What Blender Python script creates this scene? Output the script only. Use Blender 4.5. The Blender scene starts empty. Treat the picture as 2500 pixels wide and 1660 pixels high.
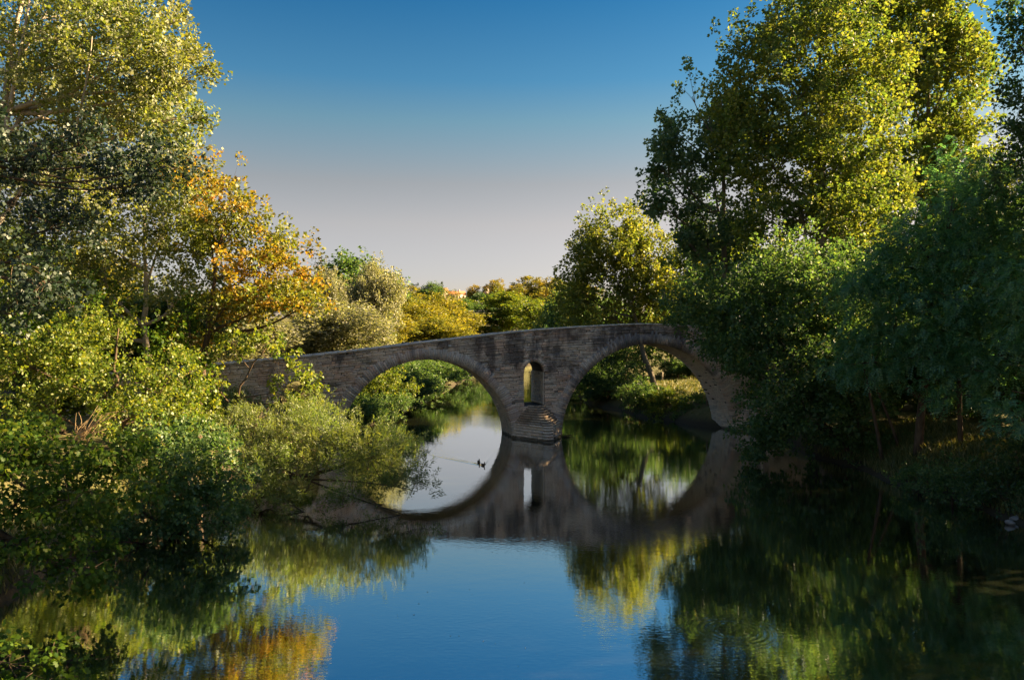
import bpy, math, random
import numpy as np
from mathutils import Vector, Matrix, geometry

# ------------------------------------------------------------------ camera, sky, sun, exposure
SC = bpy.context.scene
COL = SC.collection
F = 1900.0          # focal length in photograph pixels (photo 2500 wide)
CAMH = 7.5
cam_d = bpy.data.cameras.new('camera')
cam = bpy.data.objects.new('camera', cam_d)
COL.objects.link(cam)
cam_d.sensor_width = 36.0
cam_d.lens = F / 2500.0 * 36.0
cam_d.clip_start = 0.1
cam_d.clip_end = 6000
cam.location = (0, 0, CAMH)
cam.rotation_euler = (math.radians(90), 0, 0)
SC.camera = cam

SUN_AZ = math.radians(76.6)     # clockwise from the view direction (+Y)
SUN_EL = math.radians(25.5)
world = bpy.data.worlds.new('World')
SC.world = world
world.use_nodes = True
wn = world.node_tree
for n in list(wn.nodes):
    wn.nodes.remove(n)
w_out = wn.nodes.new('ShaderNodeOutputWorld')
w_bg = wn.nodes.new('ShaderNodeBackground')
w_sky = wn.nodes.new('ShaderNodeTexSky')
w_sky.sky_type = 'NISHITA'
w_sky.sun_disc = False
w_sky.sun_elevation = SUN_EL
w_sky.sun_rotation = SUN_AZ
w_sky.altitude = 450
w_sky.air_density = 1.0
w_sky.dust_density = 1.6
w_sky.ozone_density = 1.6
w_bg.inputs['Strength'].default_value = 0.05
# evening air: greyish near the horizon, deep blue higher up, the same all round
w_tc = wn.nodes.new('ShaderNodeTexCoord')
w_sep = wn.nodes.new('ShaderNodeSeparateXYZ')
w_rmp = wn.nodes.new('ShaderNodeValToRGB')
w_mul = wn.nodes.new('ShaderNodeMix'); w_mul.data_type = 'RGBA'; w_mul.blend_type = 'MULTIPLY'; w_mul.inputs[0].default_value = 1.0
_st = [(0.0, (.59, .455, .43)), (.08, (.59, .455, .43)), (.146, (.65, .45, .36)), (.196, (.57, .41, .315)), (.269, (.33, .42, .37)), (.315, (.17, .365, .41)), (.4, (.075, .285, .385)), (.6, (.54, .56, .58))]
while len(w_rmp.color_ramp.elements) < len(_st): w_rmp.color_ramp.elements.new(.5)
for _e, (_p, _c) in zip(w_rmp.color_ramp.elements, _st):
    _e.position = _p; _e.color = (_c[0], _c[1], _c[2], 1)
wn.links.new(w_tc.outputs['Generated'], w_sep.inputs[0])
wn.links.new(w_sep.outputs[2], w_rmp.inputs[0])
wn.links.new(w_sky.outputs[0], w_mul.inputs[6]); wn.links.new(w_rmp.outputs[0], w_mul.inputs[7])
wn.links.new(w_mul.outputs[2], w_bg.inputs['Color'])
wn.links.new(w_bg.outputs[0], w_out.inputs[0])

sun_d = bpy.data.lights.new('sun', 'SUN')
sun_d.energy = 5.0
sun_d.angle = math.radians(0.55)
sun_d.color = (1.0, 0.74, 0.40)
sun = bpy.data.objects.new('sun', sun_d)
COL.objects.link(sun)
SUNV = Vector((math.sin(SUN_AZ) * math.cos(SUN_EL), math.cos(SUN_AZ) * math.cos(SUN_EL), math.sin(SUN_EL)))
sun.rotation_euler = SUNV.to_track_quat('Z', 'Y').to_euler()
sun.location = SUNV * 80

SC.view_settings.view_transform = 'Standard'
SC.view_settings.look = 'None'
SC.view_settings.exposure = 2.65
SC.view_settings.gamma = 1.0
SC.view_settings.use_curve_mapping = False
SC.render.engine = 'CYCLES'
SC.cycles.max_bounces = 7
SC.cycles.diffuse_bounces = 3
SC.cycles.glossy_bounces = 3
SC.cycles.transmission_bounces = 4
SC.cycles.transparent_max_bounces = 4
SC.cycles.caustics_reflective = False
SC.cycles.caustics_refractive = False
SC.cycles.sample_clamp_indirect = 4.0

# ------------------------------------------------------------------ helpers
def W(px, py, D):
    """photograph pixel at distance D -> world point"""
    return np.array([(px - 1250.0) / F * D, D, CAMH - (py - 830.0) / F * D])

def lob(px, py, D, rpx, rpy, rd):
    c = W(px, py, D)
    return (c[0], c[1], c[2], rpx * D / F, rd, rpy * D / F)

def tag(o, label=None, cat=None, group=None, kind=None):
    if label: o['label'] = label
    if cat: o['category'] = cat
    if group: o['group'] = group
    if kind: o['kind'] = kind
    return o

def empty(name, loc, rz=0.0, label=None, cat=None, group=None):
    o = bpy.data.objects.new(name, None)
    COL.objects.link(o)
    o.location = loc
    o.rotation_euler = (0, 0, rz)
    o.empty_display_size = 0.3
    return tag(o, label, cat, group)

def link(name, me, parent=None, mat=None):
    o = bpy.data.objects.new(name, me)
    COL.objects.link(o)
    if parent is not None: o.parent = parent
    if mat is not None and len(me.materials) == 0: me.materials.append(mat)
    return o

def mesh_np(name, V, Fa, smooth=False):
    """V (n,3); Fa list of int arrays each (m,k) of one k"""
    me = bpy.data.meshes.new(name)
    V = np.ascontiguousarray(V, dtype=np.float32)
    if not isinstance(Fa, (list, tuple)): Fa = [Fa]
    Fa = [np.asarray(f, dtype=np.int32) for f in Fa if len(f)]
    me.vertices.add(len(V))
    me.vertices.foreach_set('co', V.ravel())
    nl = sum(f.size for f in Fa)
    npoly = sum(len(f) for f in Fa)
    me.loops.add(nl)
    me.loops.foreach_set('vertex_index', np.concatenate([f.ravel() for f in Fa]))
    me.polygons.add(npoly)
    st = []
    off = 0
    for f in Fa:
        st.append(off + np.arange(len(f)) * f.shape[1])
        off += f.size
    me.polygons.foreach_set('loop_start', np.concatenate(st).astype(np.int32))
    me.update(calc_edges=True)
    if smooth:
        me.polygons.foreach_set('use_smooth', np.ones(npoly, dtype=bool))
    return me

class Buf:
    """collects quads/tris of one mesh"""
    def __init__(s): s.v = []; s.q = []; s.t = []; s.n = 0
    def add(s, V, Q=None, T=None):
        V = np.asarray(V, dtype=float).reshape(-1, 3)
        s.v.append(V)
        if Q is not None and len(Q): s.q.append(np.asarray(Q).reshape(-1, 4) + s.n)
        if T is not None and len(T): s.t.append(np.asarray(T).reshape(-1, 3) + s.n)
        s.n += len(V)
    def build(s, name, mat, parent=None, off=(0, 0, 0), smooth=False):
        V = np.concatenate(s.v) - np.asarray(off, dtype=float)
        fs = []
        if s.q: fs.append(np.concatenate(s.q))
        if s.t: fs.append(np.concatenate(s.t))
        return link(name, mesh_np(name, V, fs, smooth), parent, mat)
    def tube(s, pts, rad, sides=6, cap=True):
        P = np.asarray(pts, dtype=float)
        n = len(P)
        R = np.broadcast_to(np.asarray(rad, dtype=float), (n,))
        T = np.gradient(P, axis=0)
        T /= np.linalg.norm(T, axis=1)[:, None] + 1e-9
        ref = np.array([0.0, 0.0, 1.0])
        if abs(T[:, 2]).mean() > 0.8: ref = np.array([1.0, 0.0, 0.0])
        A = np.cross(T, ref); A /= np.linalg.norm(A, axis=1)[:, None] + 1e-9
        B = np.cross(T, A)
        a = np.arange(sides) * 2 * np.pi / sides
        V = P[:, None, :] + R[:, None, None] * (np.cos(a)[None, :, None] * A[:, None, :] + np.sin(a)[None, :, None] * B[:, None, :])
        i = np.arange(n - 1)[:, None]; j = np.arange(sides)[None, :]; k = (j + 1) % sides
        Q = np.stack([i * sides + j, i * sides + k, (i + 1) * sides + k, (i + 1) * sides + j], -1).reshape(-1, 4)
        V = V.reshape(-1, 3)
        Tt = None
        if cap:
            V = np.vstack([V, P[0], P[-1]])
            b0 = n * sides
            jj = np.arange(sides); kk = (jj + 1) % sides
            Tt = np.concatenate([np.stack([np.full(sides, b0), kk, jj], -1),
                                 np.stack([np.full(sides, b0 + 1), (n - 1) * sides + jj, (n - 1) * sides + kk], -1)])
        s.add(V, Q, Tt)

BOXQ = np.array([[0, 3, 2, 1], [4, 5, 6, 7], [0, 1, 5, 4], [1, 2, 6, 5], [2, 3, 7, 6], [3, 0, 4, 7]])
def boxv(x0, x1, y0, y1, z0, z1):
    return np.array([[x0, y0, z0], [x1, y0, z0], [x1, y1, z0], [x0, y1, z0],
                     [x0, y0, z1], [x1, y0, z1], [x1, y1, z1], [x0, y1, z1]], dtype=float)

def unit(a):
    return a / (np.linalg.norm(a, axis=-1, keepdims=True) + 1e-9)

# ------------------------------------------------------------------ materials
def new_mat(name):
    m = bpy.data.materials.new(name)
    m.use_nodes = True
    nt = m.node_tree
    for n in list(nt.nodes): nt.nodes.remove(n)
    out = nt.nodes.new('ShaderNodeOutputMaterial')
    return m, nt, out

class NT:
    """terse node builder"""
    def __init__(s, nt): s.nt = nt
    def node(s, t, **kw):
        n = s.nt.nodes.new(t)
        for k, v in kw.items(): setattr(n, k, v)
        return n
    def put(s, sock, v):
        if isinstance(v, bpy.types.NodeSocket): s.nt.links.new(v, sock)
        elif v is not None: sock.default_value = v
    def m(s, op, a, b=None, c=None, clamp=False):
        n = s.node('ShaderNodeMath', operation=op, use_clamp=clamp)
        s.put(n.inputs[0], a)
        if b is not None: s.put(n.inputs[1], b)
        if c is not None: s.put(n.inputs[2], c)
        return n.outputs[0]
    def noise(s, vec, scale, detail=3.0, rough=0.55, dist=0.0):
        n = s.node('ShaderNodeTexNoise')
        if vec is not None: s.put(n.inputs['Vector'], vec)
        n.inputs['Scale'].default_value = scale
        n.inputs['Detail'].default_value = detail
        n.inputs['Roughness'].default_value = rough
        n.inputs['Distortion'].default_value = dist
        return n.outputs['Fac']
    def map(s, vec, scale=(1, 1, 1), loc=(0, 0, 0), rot=(0, 0, 0)):
        n = s.node('ShaderNodeMapping')
        s.put(n.inputs['Vector'], vec)
        n.inputs['Scale'].default_value = scale
        n.inputs['Location'].default_value = loc
        n.inputs['Rotation'].default_value = rot
        return n.outputs[0]
    def ramp(s, fac, stops, interp='LINEAR'):
        n = s.node('ShaderNodeValToRGB')
        cr = n.color_ramp
        cr.interpolation = interp
        while len(cr.elements) < len(stops): cr.elements.new(0.5)
        for e, (p, c) in zip(cr.elements, stops):
            e.position = p
            e.color = (c, c, c, 1) if isinstance(c, (int, float)) else (c[0], c[1], c[2], 1)
        s.put(n.inputs[0], fac)
        return n.outputs[0]
    def mix(s, fac, a, b, mode='MIX'):
        n = s.node('ShaderNodeMix', data_type='RGBA', blend_type=mode)
        s.put(n.inputs[0], fac)
        for k, v in ((6, a), (7, b)):
            if isinstance(v, tuple): v = (v[0], v[1], v[2], 1)
            s.put(n.inputs[k], v)
        return n.outputs[2]
    def bump(s, h, strength=0.5, dist=0.02):
        n = s.node('ShaderNodeBump')
        n.inputs['Strength'].default_value = strength
        n.inputs['Distance'].default_value = dist
        s.put(n.inputs['Height'], h)
        return n.outputs[0]

def leaf_mat(name, stops, patch=None, patch_amt=0.6, patch_scale=0.35, pt=(.44, .62), back=None, trans=0.5, gloss=0.025, rough=0.5, tcol=1.5):
    """stops: colours along the leaf-by-leaf variation; patch: a second hue in clumps"""
    m, nt, out = new_mat(name)
    g = NT(nt)
    geo = g.node('ShaderNodeNewGeometry')
    col = g.ramp(geo.outputs['Random Per Island'], stops)
    if patch is not None:
        nz = g.noise(geo.outputs['Position'], patch_scale, 2.0)
        f = g.ramp(nz, [(pt[0], 0.0), (pt[1], 1.0)])
        f = g.m('MULTIPLY', f, patch_amt)
        pc = g.ramp(geo.outputs['Random Per Island'], patch)
        col = g.mix(f, col, pc)
    tc = col
    if back is not None:
        col = g.mix(g.m('MULTIPLY', geo.outputs['Backfacing'], 0.9), col, back)
    d = g.node('ShaderNodeBsdfDiffuse'); g.put(d.inputs[0], col)
    t = g.node('ShaderNodeBsdfTranslucent')
    tcm = g.mix(1.0, tc, (tcol, tcol * 0.97, tcol * 0.55), 'MULTIPLY')
    g.put(t.inputs[0], tcm)
    mx = g.node('ShaderNodeMixShader'); mx.inputs[0].default_value = trans
    nt.links.new(d.outputs[0], mx.inputs[1]); nt.links.new(t.outputs[0], mx.inputs[2])
    gl = g.node('ShaderNodeBsdfGlossy'); gl.inputs['Roughness'].default_value = rough
    gl.inputs[0].default_value = (1, 1, 1, 1)
    mg = g.node('ShaderNodeMixShader')
    mg.inputs[0].default_value = gloss
    nt.links.new(mx.outputs[0], mg.inputs[1]); nt.links.new(gl.outputs[0], mg.inputs[2])
    nt.links.new(mg.outputs[0], out.inputs[0])
    return m

def prin(name, build, rough=0.85, spec=0.3):
    m, nt, out = new_mat(name)
    g = NT(nt)
    p = g.node('ShaderNodeBsdfPrincipled')
    p.inputs['Roughness'].default_value = rough
    p.inputs['Specular IOR Level'].default_value = spec
    geo = g.node('ShaderNodeNewGeometry')
    c, b = build(g, geo)
    g.put(p.inputs['Base Color'], c if not isinstance(c, tuple) else (c[0], c[1], c[2], 1))
    if b is not None: nt.links.new(b, p.inputs['Normal'])
    nt.links.new(p.outputs[0], out.inputs[0])
    return m

def bark_mat(name, a, b, scale=6.0):
    def f(g, geo):
        v = g.map(geo.outputs['Position'], (1, 1, 0.25))
        nz = g.noise(v, scale, 4.0, 0.65)
        c = g.ramp(nz, [(0.32, a), (0.68, b)])
        return c, g.bump(nz, 0.6, 0.03)
    return prin(name, f, 0.9, 0.15)

def c3(r, g, b): return (r, g, b)

M = {}
M['poplar'] = leaf_mat('poplar_leaf', [(0.0, c3(.045, .09, .02)), (.5, c3(.1, .16, .026)), (.9, c3(.17, .21, .035)), (1.0, c3(.26, .24, .045))],
                       patch=[(0.0, c3(.12, .14, .018)), (1.0, c3(.26, .25, .035))], patch_amt=.55, gloss=.025)
M['golden_poplar'] = leaf_mat('golden_poplar_leaf', [(0.0, c3(.08, .12, .018)), (.5, c3(.16, .19, .025)), (1.0, c3(.28, .26, .035))], patch=[(0.0, c3(.05, .1, .02)), (1.0, c3(.12, .16, .03))], patch_amt=.6)
M['shade_teal_poplar'] = leaf_mat('shade_toned_poplar_leaf', [(0.0, c3(.04, .09, .04)), (.6, c3(.075, .14, .06)), (1.0, c3(.14, .19, .07))], gloss=.025)  # shade and backlight on this poplar put into its leaf colour
M['white_poplar'] = leaf_mat('white_poplar_leaf', [(0.0, c3(.06, .1, .015)), (.5, c3(.12, .165, .025)), (1.0, c3(.23, .24, .045))],
                             patch=[(0.0, c3(.13, .13, .02)), (1.0, c3(.22, .2, .04))], patch_amt=.35, back=(.3, .32, .2), gloss=.025, patch_scale=.25)
M['silver'] = leaf_mat('silver_leaf', [(0.0, c3(.1, .12, .055)), (.5, c3(.18, .19, .1)), (1.0, c3(.32, .31, .21))], back=(.32, .31, .24), patch=[(0.0, c3(.09, .11, .025)), (1.0, c3(.18, .18, .05))], patch_amt=.7)
M['orange'] = leaf_mat('autumn_leaf', [(0.0, c3(.12, .13, .014)), (.3, c3(.24, .19, .016)), (.8, c3(.36, .22, .016)), (1.0, c3(.4, .15, .015))],
                       patch=[(0.0, c3(.07, .11, .015)), (1.0, c3(.18, .19, .02))], patch_amt=1.0, patch_scale=.3, pt=(.4, .56))
M['golden'] = leaf_mat('golden_leaf', [(0.0, c3(.12, .13, .015)), (.5, c3(.21, .19, .018)), (1.0, c3(.3, .24, .025))],
                       patch=[(0.0, c3(.07, .11, .014)), (1.0, c3(.14, .16, .022))], patch_amt=.8, patch_scale=.22)
M['yellowgreen'] = leaf_mat('yellow_green_leaf', [(0.0, c3(.06, .11, .012)), (.6, c3(.13, .18, .018)), (1.0, c3(.24, .24, .025))], gloss=.025)
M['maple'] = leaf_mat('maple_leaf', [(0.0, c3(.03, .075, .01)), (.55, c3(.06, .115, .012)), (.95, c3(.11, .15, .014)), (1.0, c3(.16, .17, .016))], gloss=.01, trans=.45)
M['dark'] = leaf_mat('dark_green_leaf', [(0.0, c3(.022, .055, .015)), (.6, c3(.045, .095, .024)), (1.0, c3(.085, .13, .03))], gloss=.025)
M['bushleaf'] = leaf_mat('bush_leaf', [(0.0, c3(.04, .09, .025)), (.6, c3(.08, .15, .038)), (.97, c3(.13, .19, .05)), (1.0, c3(.26, .24, .04))], gloss=.025)
M['robinia'] = leaf_mat('robinia_leaf', [(0.0, c3(.045, .13, .05)), (.6, c3(.075, .2, .075)), (1.0, c3(.13, .25, .08))], gloss=.04)
M['willow'] = leaf_mat('willow_leaf', [(0.0, c3(.065, .12, .02)), (.5, c3(.125, .185, .035)), (1.0, c3(.21, .25, .06))],
                       patch=[(0.0, c3(.12, .11, .02)), (1.0, c3(.18, .16, .03))], patch_amt=.4, patch_scale=.5, back=(.16, .2, .1), gloss=.025)
M['shade_poplar'] = leaf_mat('shade_dark_poplar_leaf', [(0.0, c3(.01, .026, .014)), (.6, c3(.02, .042, .02)), (1.0, c3(.04, .06, .03))], back=(.05, .075, .06), trans=.3, gloss=.025)  # the bough's shade put into the leaf colour, a dark white poplar
M['hill'] = leaf_mat('hill_tree_leaf', [(0.0, c3(.08, .1, .014)), (.6, c3(.16, .16, .02)), (1.0, c3(.26, .22, .028))], patch=[(0, c3(.2, .15, .015)), (1, c3(.34, .22, .02))], patch_amt=.6, patch_scale=.12)
M['conifer'] = leaf_mat('conifer_needle', [(0.0, c3(.015, .035, .014)), (1.0, c3(.04, .07, .022))], trans=.15)
M['dry'] = bark_mat('dry_twig', (.32, .22, .12), (.5, .36, .2))
M['bark'] = bark_mat('brown_bark', (.05, .035, .024), (.13, .09, .06))
M['palebark'] = bark_mat('pale_bark', (.3, .24, .18), (.5, .42, .34), 3.0)
M['greybark'] = bark_mat('grey_bark', (.12, .1, .08), (.24, .2, .16), 4.0)
M['wood'] = bark_mat('weathered_wood', (.1, .08, .055), (.2, .16, .11), 8.0)

def stone_fn(dark=1.0, pale=0.0):
    def f(g, geo):
        oi = g.node('ShaderNodeObjectInfo')
        r = g.m('FRACT', g.m('ADD', geo.outputs['Random Per Island'], oi.outputs['Random']))
        base = g.ramp(r, [(0.0, c3(.2, .19, .18)), (.2, c3(.46, .42, .38)), (.42, c3(.55, .53, .5)), (.6, c3(.6, .51, .43)),
                          (.75, c3(.42, .43, .46)), (.88, c3(.6, .44, .35)), (1.0, c3(.74, .7, .64))])
        pos = geo.outputs['Position']
        fine = g.noise(pos, 9.0, 4.0, 0.7)
        base = g.mix(g.ramp(fine, [(.36, .55), (.5, 0.0)]), base, (.13, .12, .115))
        warm = g.ramp(g.noise(g.map(pos, (.35, .35, .6), (3.1, 0, 7.7)), 1.0, 3.0), [(.52, 0.0), (.62, .6)])
        base = g.mix(warm, base, (.5, .36, .28))
        # algae and soot streaks running down the face
        st = g.noise(g.map(pos, (.8, .8, .16)), 1.0, 4.0, 0.6)
        big = g.noise(g.map(pos, (.22, .22, .3), (9, 2, 4)), 1.0, 3.0)
        sep = g.node('ShaderNodeSeparateXYZ'); g.put(sep.inputs[0], pos)
        hz = g.m('MULTIPLY', sep.outputs[2], .02)
        s2 = g.m('ADD', g.m('ADD', g.m('MULTIPLY', st, .55), g.m('MULTIPLY', big, .6)), hz)
        dk = g.ramp(s2, [(.67, 0.0), (.75, .82 * dark)])
        base = g.mix(dk, base, (.085, .08, .085))
        palep = g.ramp(g.noise(g.map(pos, (.3, .3, .38), (21, 3, 14)), 1.0, 4.0, .6), [(.5, 0.0), (.62, .75)])
        base = g.mix(palep, base, g.mix(fine, (.42, .39, .35), (.78, .72, .64)))
        lich = g.ramp(g.noise(pos, 20.0, 2.0, 0.6), [(.66, 0.0), (.72, .7)])
        base = g.mix(lich, base, (.68, .66, .6))
        moss = g.ramp(g.noise(g.map(pos, (.6, .6, .6), (1, 5, 2)), 1.0, 4.0), [(.63, 0.0), (.72, .55)])
        base = g.mix(moss, base, (.06, .075, .03))
        base = g.mix(1.0, base, (1.3, 1.11, .93), 'MULTIPLY')
        if pale: base = g.mix(pale, base, (.56, .52, .45))
        # wet, silted tide mark just above the river
        wz = g.m('ADD', sep.outputs[2], g.m('MULTIPLY', g.noise(pos, 1.6, 3.0), -.35))
        wet = g.ramp(g.m('ADD', wz, .5), [(.42, .85), (.58, 0.0)])
        base = g.mix(wet, base, (.075, .06, .035))
        return base, g.bump(g.noise(pos, 18.0, 5.0, 0.7), 0.9, 0.02)
    return f
M['stone'] = prin('bridge_stone', stone_fn(1.0), .92, .2)
def vous_fn(g, geo):
    c, b = stone_fn(1.0)(g, geo)
    oi = g.node('ShaderNodeObjectInfo')
    k = g.ramp(oi.outputs['Random'], [(0.0, c3(.12, .125, .14)), (.35, c3(.26, .26, .27)), (.7, c3(.42, .39, .36)), (1.0, c3(.56, .5, .45))])
    return g.mix(.3, c, k), b
M['vous'] = prin('voussoir_stone', vous_fn, .92, .2)
M['stone_step'] = prin('mossy_step_stone', lambda g, geo: (lambda c, b: (g.mix(.55, c, g.ramp(g.noise(geo.outputs['Position'], 2.5, 4.0), [(.35, c3(.12, .09, .055)), (.65, c3(.3, .23, .15))])), b))(*stone_fn(.3)(g, geo)), .92, .2)
M['stone_low'] = prin('pier_stone', stone_fn(.3, .15), .92, .2)
M['soffit'] = prin('vault_stone', stone_fn(.1, .5), .92, .2)  # light stone, made paler for light bounced up from the water
M['cope'] = prin('coping_stone', stone_fn(.1, .6), .9, .2)  # light along the parapet's top edge put into a paler colour
M['mortar'] = prin('mortar', lambda g, geo: (g.ramp(g.noise(geo.outputs['Position'], 4.0, 4.0), [(.3, c3(.04, .036, .032)), (.7, c3(.1, .09, .08))]), g.bump(g.noise(geo.outputs['Position'], 20.0, 4.0), .6, .02)), .95, .1)

def ground_fn(g, geo):
    pos = geo.outputs['Position']
    a = g.noise(pos, .35, 4.0, .6)
    b = g.noise(pos, 3.0, 5.0, .65)
    c = g.ramp(a, [(.35, c3(.05, .07, .02)), (.55, c3(.13, .12, .045)), (.7, c3(.2, .155, .07))])
    c = g.mix(.5, c, g.ramp(b, [(.3, c3(.03, .03, .015)), (.7, c3(.2, .17, .08))]))
    sep = g.node('ShaderNodeSeparateXYZ'); g.put(sep.inputs[0], pos)
    mud = g.ramp(sep.outputs[2], [(.25, 1.0), (.9, 0.0)])
    c = g.mix(mud, c, (.055, .045, .03))
    return c, g.bump(b, .8, .12)
M['ground'] = prin('bank_earth', ground_fn, .95, .1)
M['grass'] = leaf_mat('grass_blade', [(0, c3(.05, .075, .015)), (.6, c3(.12, .13, .03)), (1, c3(.26, .21, .08))], trans=.3, gloss=.03)

# water: dark green body under a rippled mirror
DUCK = W(1179, 1136, 46.5)[:2]
def water_mat():
    m, nt, out = new_mat('river_water')
    g = NT(nt)
    geo = g.node('ShaderNodeNewGeometry')
    pos = geo.outputs['Position']
    sep = g.node('ShaderNodeSeparateXYZ'); g.put(sep.inputs[0], pos)
    X, Y = sep.outputs[0], sep.outputs[1]
    n1 = g.noise(g.map(pos, (1.0, 1.5, 1)), .9, 2.0, .5)
    n2 = g.noise(g.map(pos, (1.0, 2.2, 1)), 4.5, 2.0, .5)
    calm = g.ramp(g.noise(g.map(pos, (.06, .09, 1)), 1.0, 2.0), [(.42, .25), (.66, 1.0)])
    h = g.m('ADD', g.m('MULTIPLY', n1, .006), g.m('MULTIPLY', g.m('MULTIPLY', n2, .009), calm))
    # V-shaped wake behind the ducks
    hd = np.array([.31, -.95]); hd /= np.linalg.norm(hd)
    dx = g.m('SUBTRACT', X, float(DUCK[0])); dy = g.m('SUBTRACT', Y, float(DUCK[1]))
    s_ = g.m('ADD', g.m('MULTIPLY', dx, -float(hd[0])), g.m('MULTIPLY', dy, -float(hd[1])))
    t_ = g.m('ABSOLUTE', g.m('ADD', g.m('MULTIPLY', dx, float(hd[1])), g.m('MULTIPLY', dy, -float(hd[0]))))
    wake = None
    for k, wd, am in ((.42, .12, .045), (.30, .08, .03), (.2, .07, .025)):
        e = g.m('DIVIDE', g.m('SUBTRACT', t_, g.m('MULTIPLY', s_, k)), wd)
        e = g.m('POWER', 2.718, g.m('MULTIPLY', g.m('MULTIPLY', e, e), -1.0))
        e = g.m('MULTIPLY', e, am)
        wake = e if wake is None else g.m('ADD', wake, e)
    fade = g.m('MULTIPLY', g.m('GREATER_THAN', s_, 0.0), g.m('SUBTRACT', 1.0, g.m('DIVIDE', s_, 6.5), clamp=True))
    h = g.m('ADD', h, g.m('MULTIPLY', wake, fade))
    # rings where a fish has risen
    rx, ry, _ = W(1790, 1540, 20.1)
    dx = g.m('SUBTRACT', X, float(rx)); dy = g.m('SUBTRACT', Y, float(ry))
    r = g.m('SQRT', g.m('ADD', g.m('MULTIPLY', dx, dx), g.m('MULTIPLY', dy, dy)))
    ring = g.m('MULTIPLY', g.m('SINE', g.m('MULTIPLY', r, 36.0)), .0022)
    win = g.m('SUBTRACT', 1.0, g.m('DIVIDE', g.m('ABSOLUTE', g.m('SUBTRACT', r, .75)), .55), clamp=True)
    h = g.m('ADD', h, g.m('MULTIPLY', ring, win))
    bm = g.bump(h, 1.0, .32)
    d = g.node('ShaderNodeBsdfDiffuse'); d.inputs[0].default_value = (.02, .023, .013, 1)
    gl = g.node('ShaderNodeBsdfGlossy'); gl.inputs['Roughness'].default_value = .015
    gl.inputs[0].default_value = (.93, .97, 1, 1)
    nt.links.new(bm, gl.inputs['Normal'])
    fr = g.node('ShaderNodeFresnel'); fr.inputs['IOR'].default_value = 1.75
    nt.links.new(bm, fr.inputs['Normal'])
    mx = g.node('ShaderNodeMixShader')
    g.put(mx.inputs[0], g.m('MULTIPLY_ADD', fr.outputs[0], .33, .65))
    nt.links.new(d.outputs[0], mx.inputs[1]); nt.links.new(gl.outputs[0], mx.inputs[2])
    nt.links.new(mx.outputs[0], out.inputs[0])
    return m
M['water'] = water_mat()

# ------------------------------------------------------------------ ground and river
LY = np.array([-400, 0, 20, 27, 31, 38, 50, 56, 62, 72, 80, 110, 150, 165, 200, 300, 420])
LX = np.array([-15, -15, -14.8, -14.6, -14.6, -16, -16.5, -14.2, -14.5, -12, -11.5, -10, -8.8, -8.5, -6, 28, 140])
RY = np.array([-400, 0, 31, 38, 46, 55, 62, 66, 70, 74, 92, 120, 150, 165, 200, 300, 420])
RX = np.array([22, 22, 20.9, 20.5, 19.8, 19.3, 19.2, 18.0, 15.2, 13.2, 8.8, 9, 9.5, 10, 13, 50, 160])
def hsh(x, y):
    return (np.sin(x * .71 + 1.3) * np.cos(y * .53 + .4) + .5 * np.sin(x * 1.9 + y * 1.3) + .25 * np.sin(x * 4.1 - y * 3.7))
def ground_z(x, y):
    x = np.asarray(x, float); y = np.asarray(y, float)
    xl = np.interp(y, LY, LX) + .35 * np.sin(y * .9) ; xr = np.interp(y, RY, RX) + .35 * np.sin(y * .7 + 1)
    d = np.maximum(xl - x, x - xr)
    z = np.interp(d, [-3, -1, 0, .5, 2.5, 6, 30, 60], [-1.5, -.7, -.12, .35, 1.5, 2.1, 2.8, 4.0])
    z = z + np.clip(d, 0, 3) / 3 * .12 * hsh(x, y)
    t = np.clip((y - 230) / 240, 0, 1); t = t * t * (3 - 2 * t)
    hill = 19.0 + 2.5 * np.sin(x * .02 + 1.0)
    return z + t * hill * np.clip(d / 15, 0, 1)
def axis(segs):
    out = []
    for a, b, st in segs: out.append(np.arange(a, b, st))
    return np.concatenate(out)
gx = axis([(-2500, -300, 200), (-300, -80, 20), (-80, -32, 3), (-32, 34, .55), (34, 80, 3), (80, 300, 20), (300, 2501, 200)])
gy = axis([(-400, -40, 40), (-40, 5, 3), (5, 100, .6), (100, 200, 3), (200, 480, 6), (480, 3000, 140)])
GX, GY = np.meshgrid(gx, gy)
GZ = ground_z(GX, GY)
nx, ny = len(gx), len(gy)
ii, jj = np.meshgrid(np.arange(nx - 1), np.arange(ny - 1))
Q = np.stack([jj * nx + ii, jj * nx + ii + 1, (jj + 1) * nx + ii + 1, (jj + 1) * nx + ii], -1).reshape(-1, 4)
o = link('ground', mesh_np('ground', np.stack([GX, GY, GZ], -1).reshape(-1, 3), Q, True), None, M['ground'])
tag(o, 'earth and dry grass banks rising to a wooded hill', 'ground', kind='structure')
wb = Buf()
wb.add([[-150, -400, 0], [150, -400, 0], [200, 430, 0], [-150, 430, 0]], [[0, 1, 2, 3]])
o = wb.build('river', M['water'])
tag(o, 'calm dark green river reflecting bridge, trees and sky', 'river', kind='structure')

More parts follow.
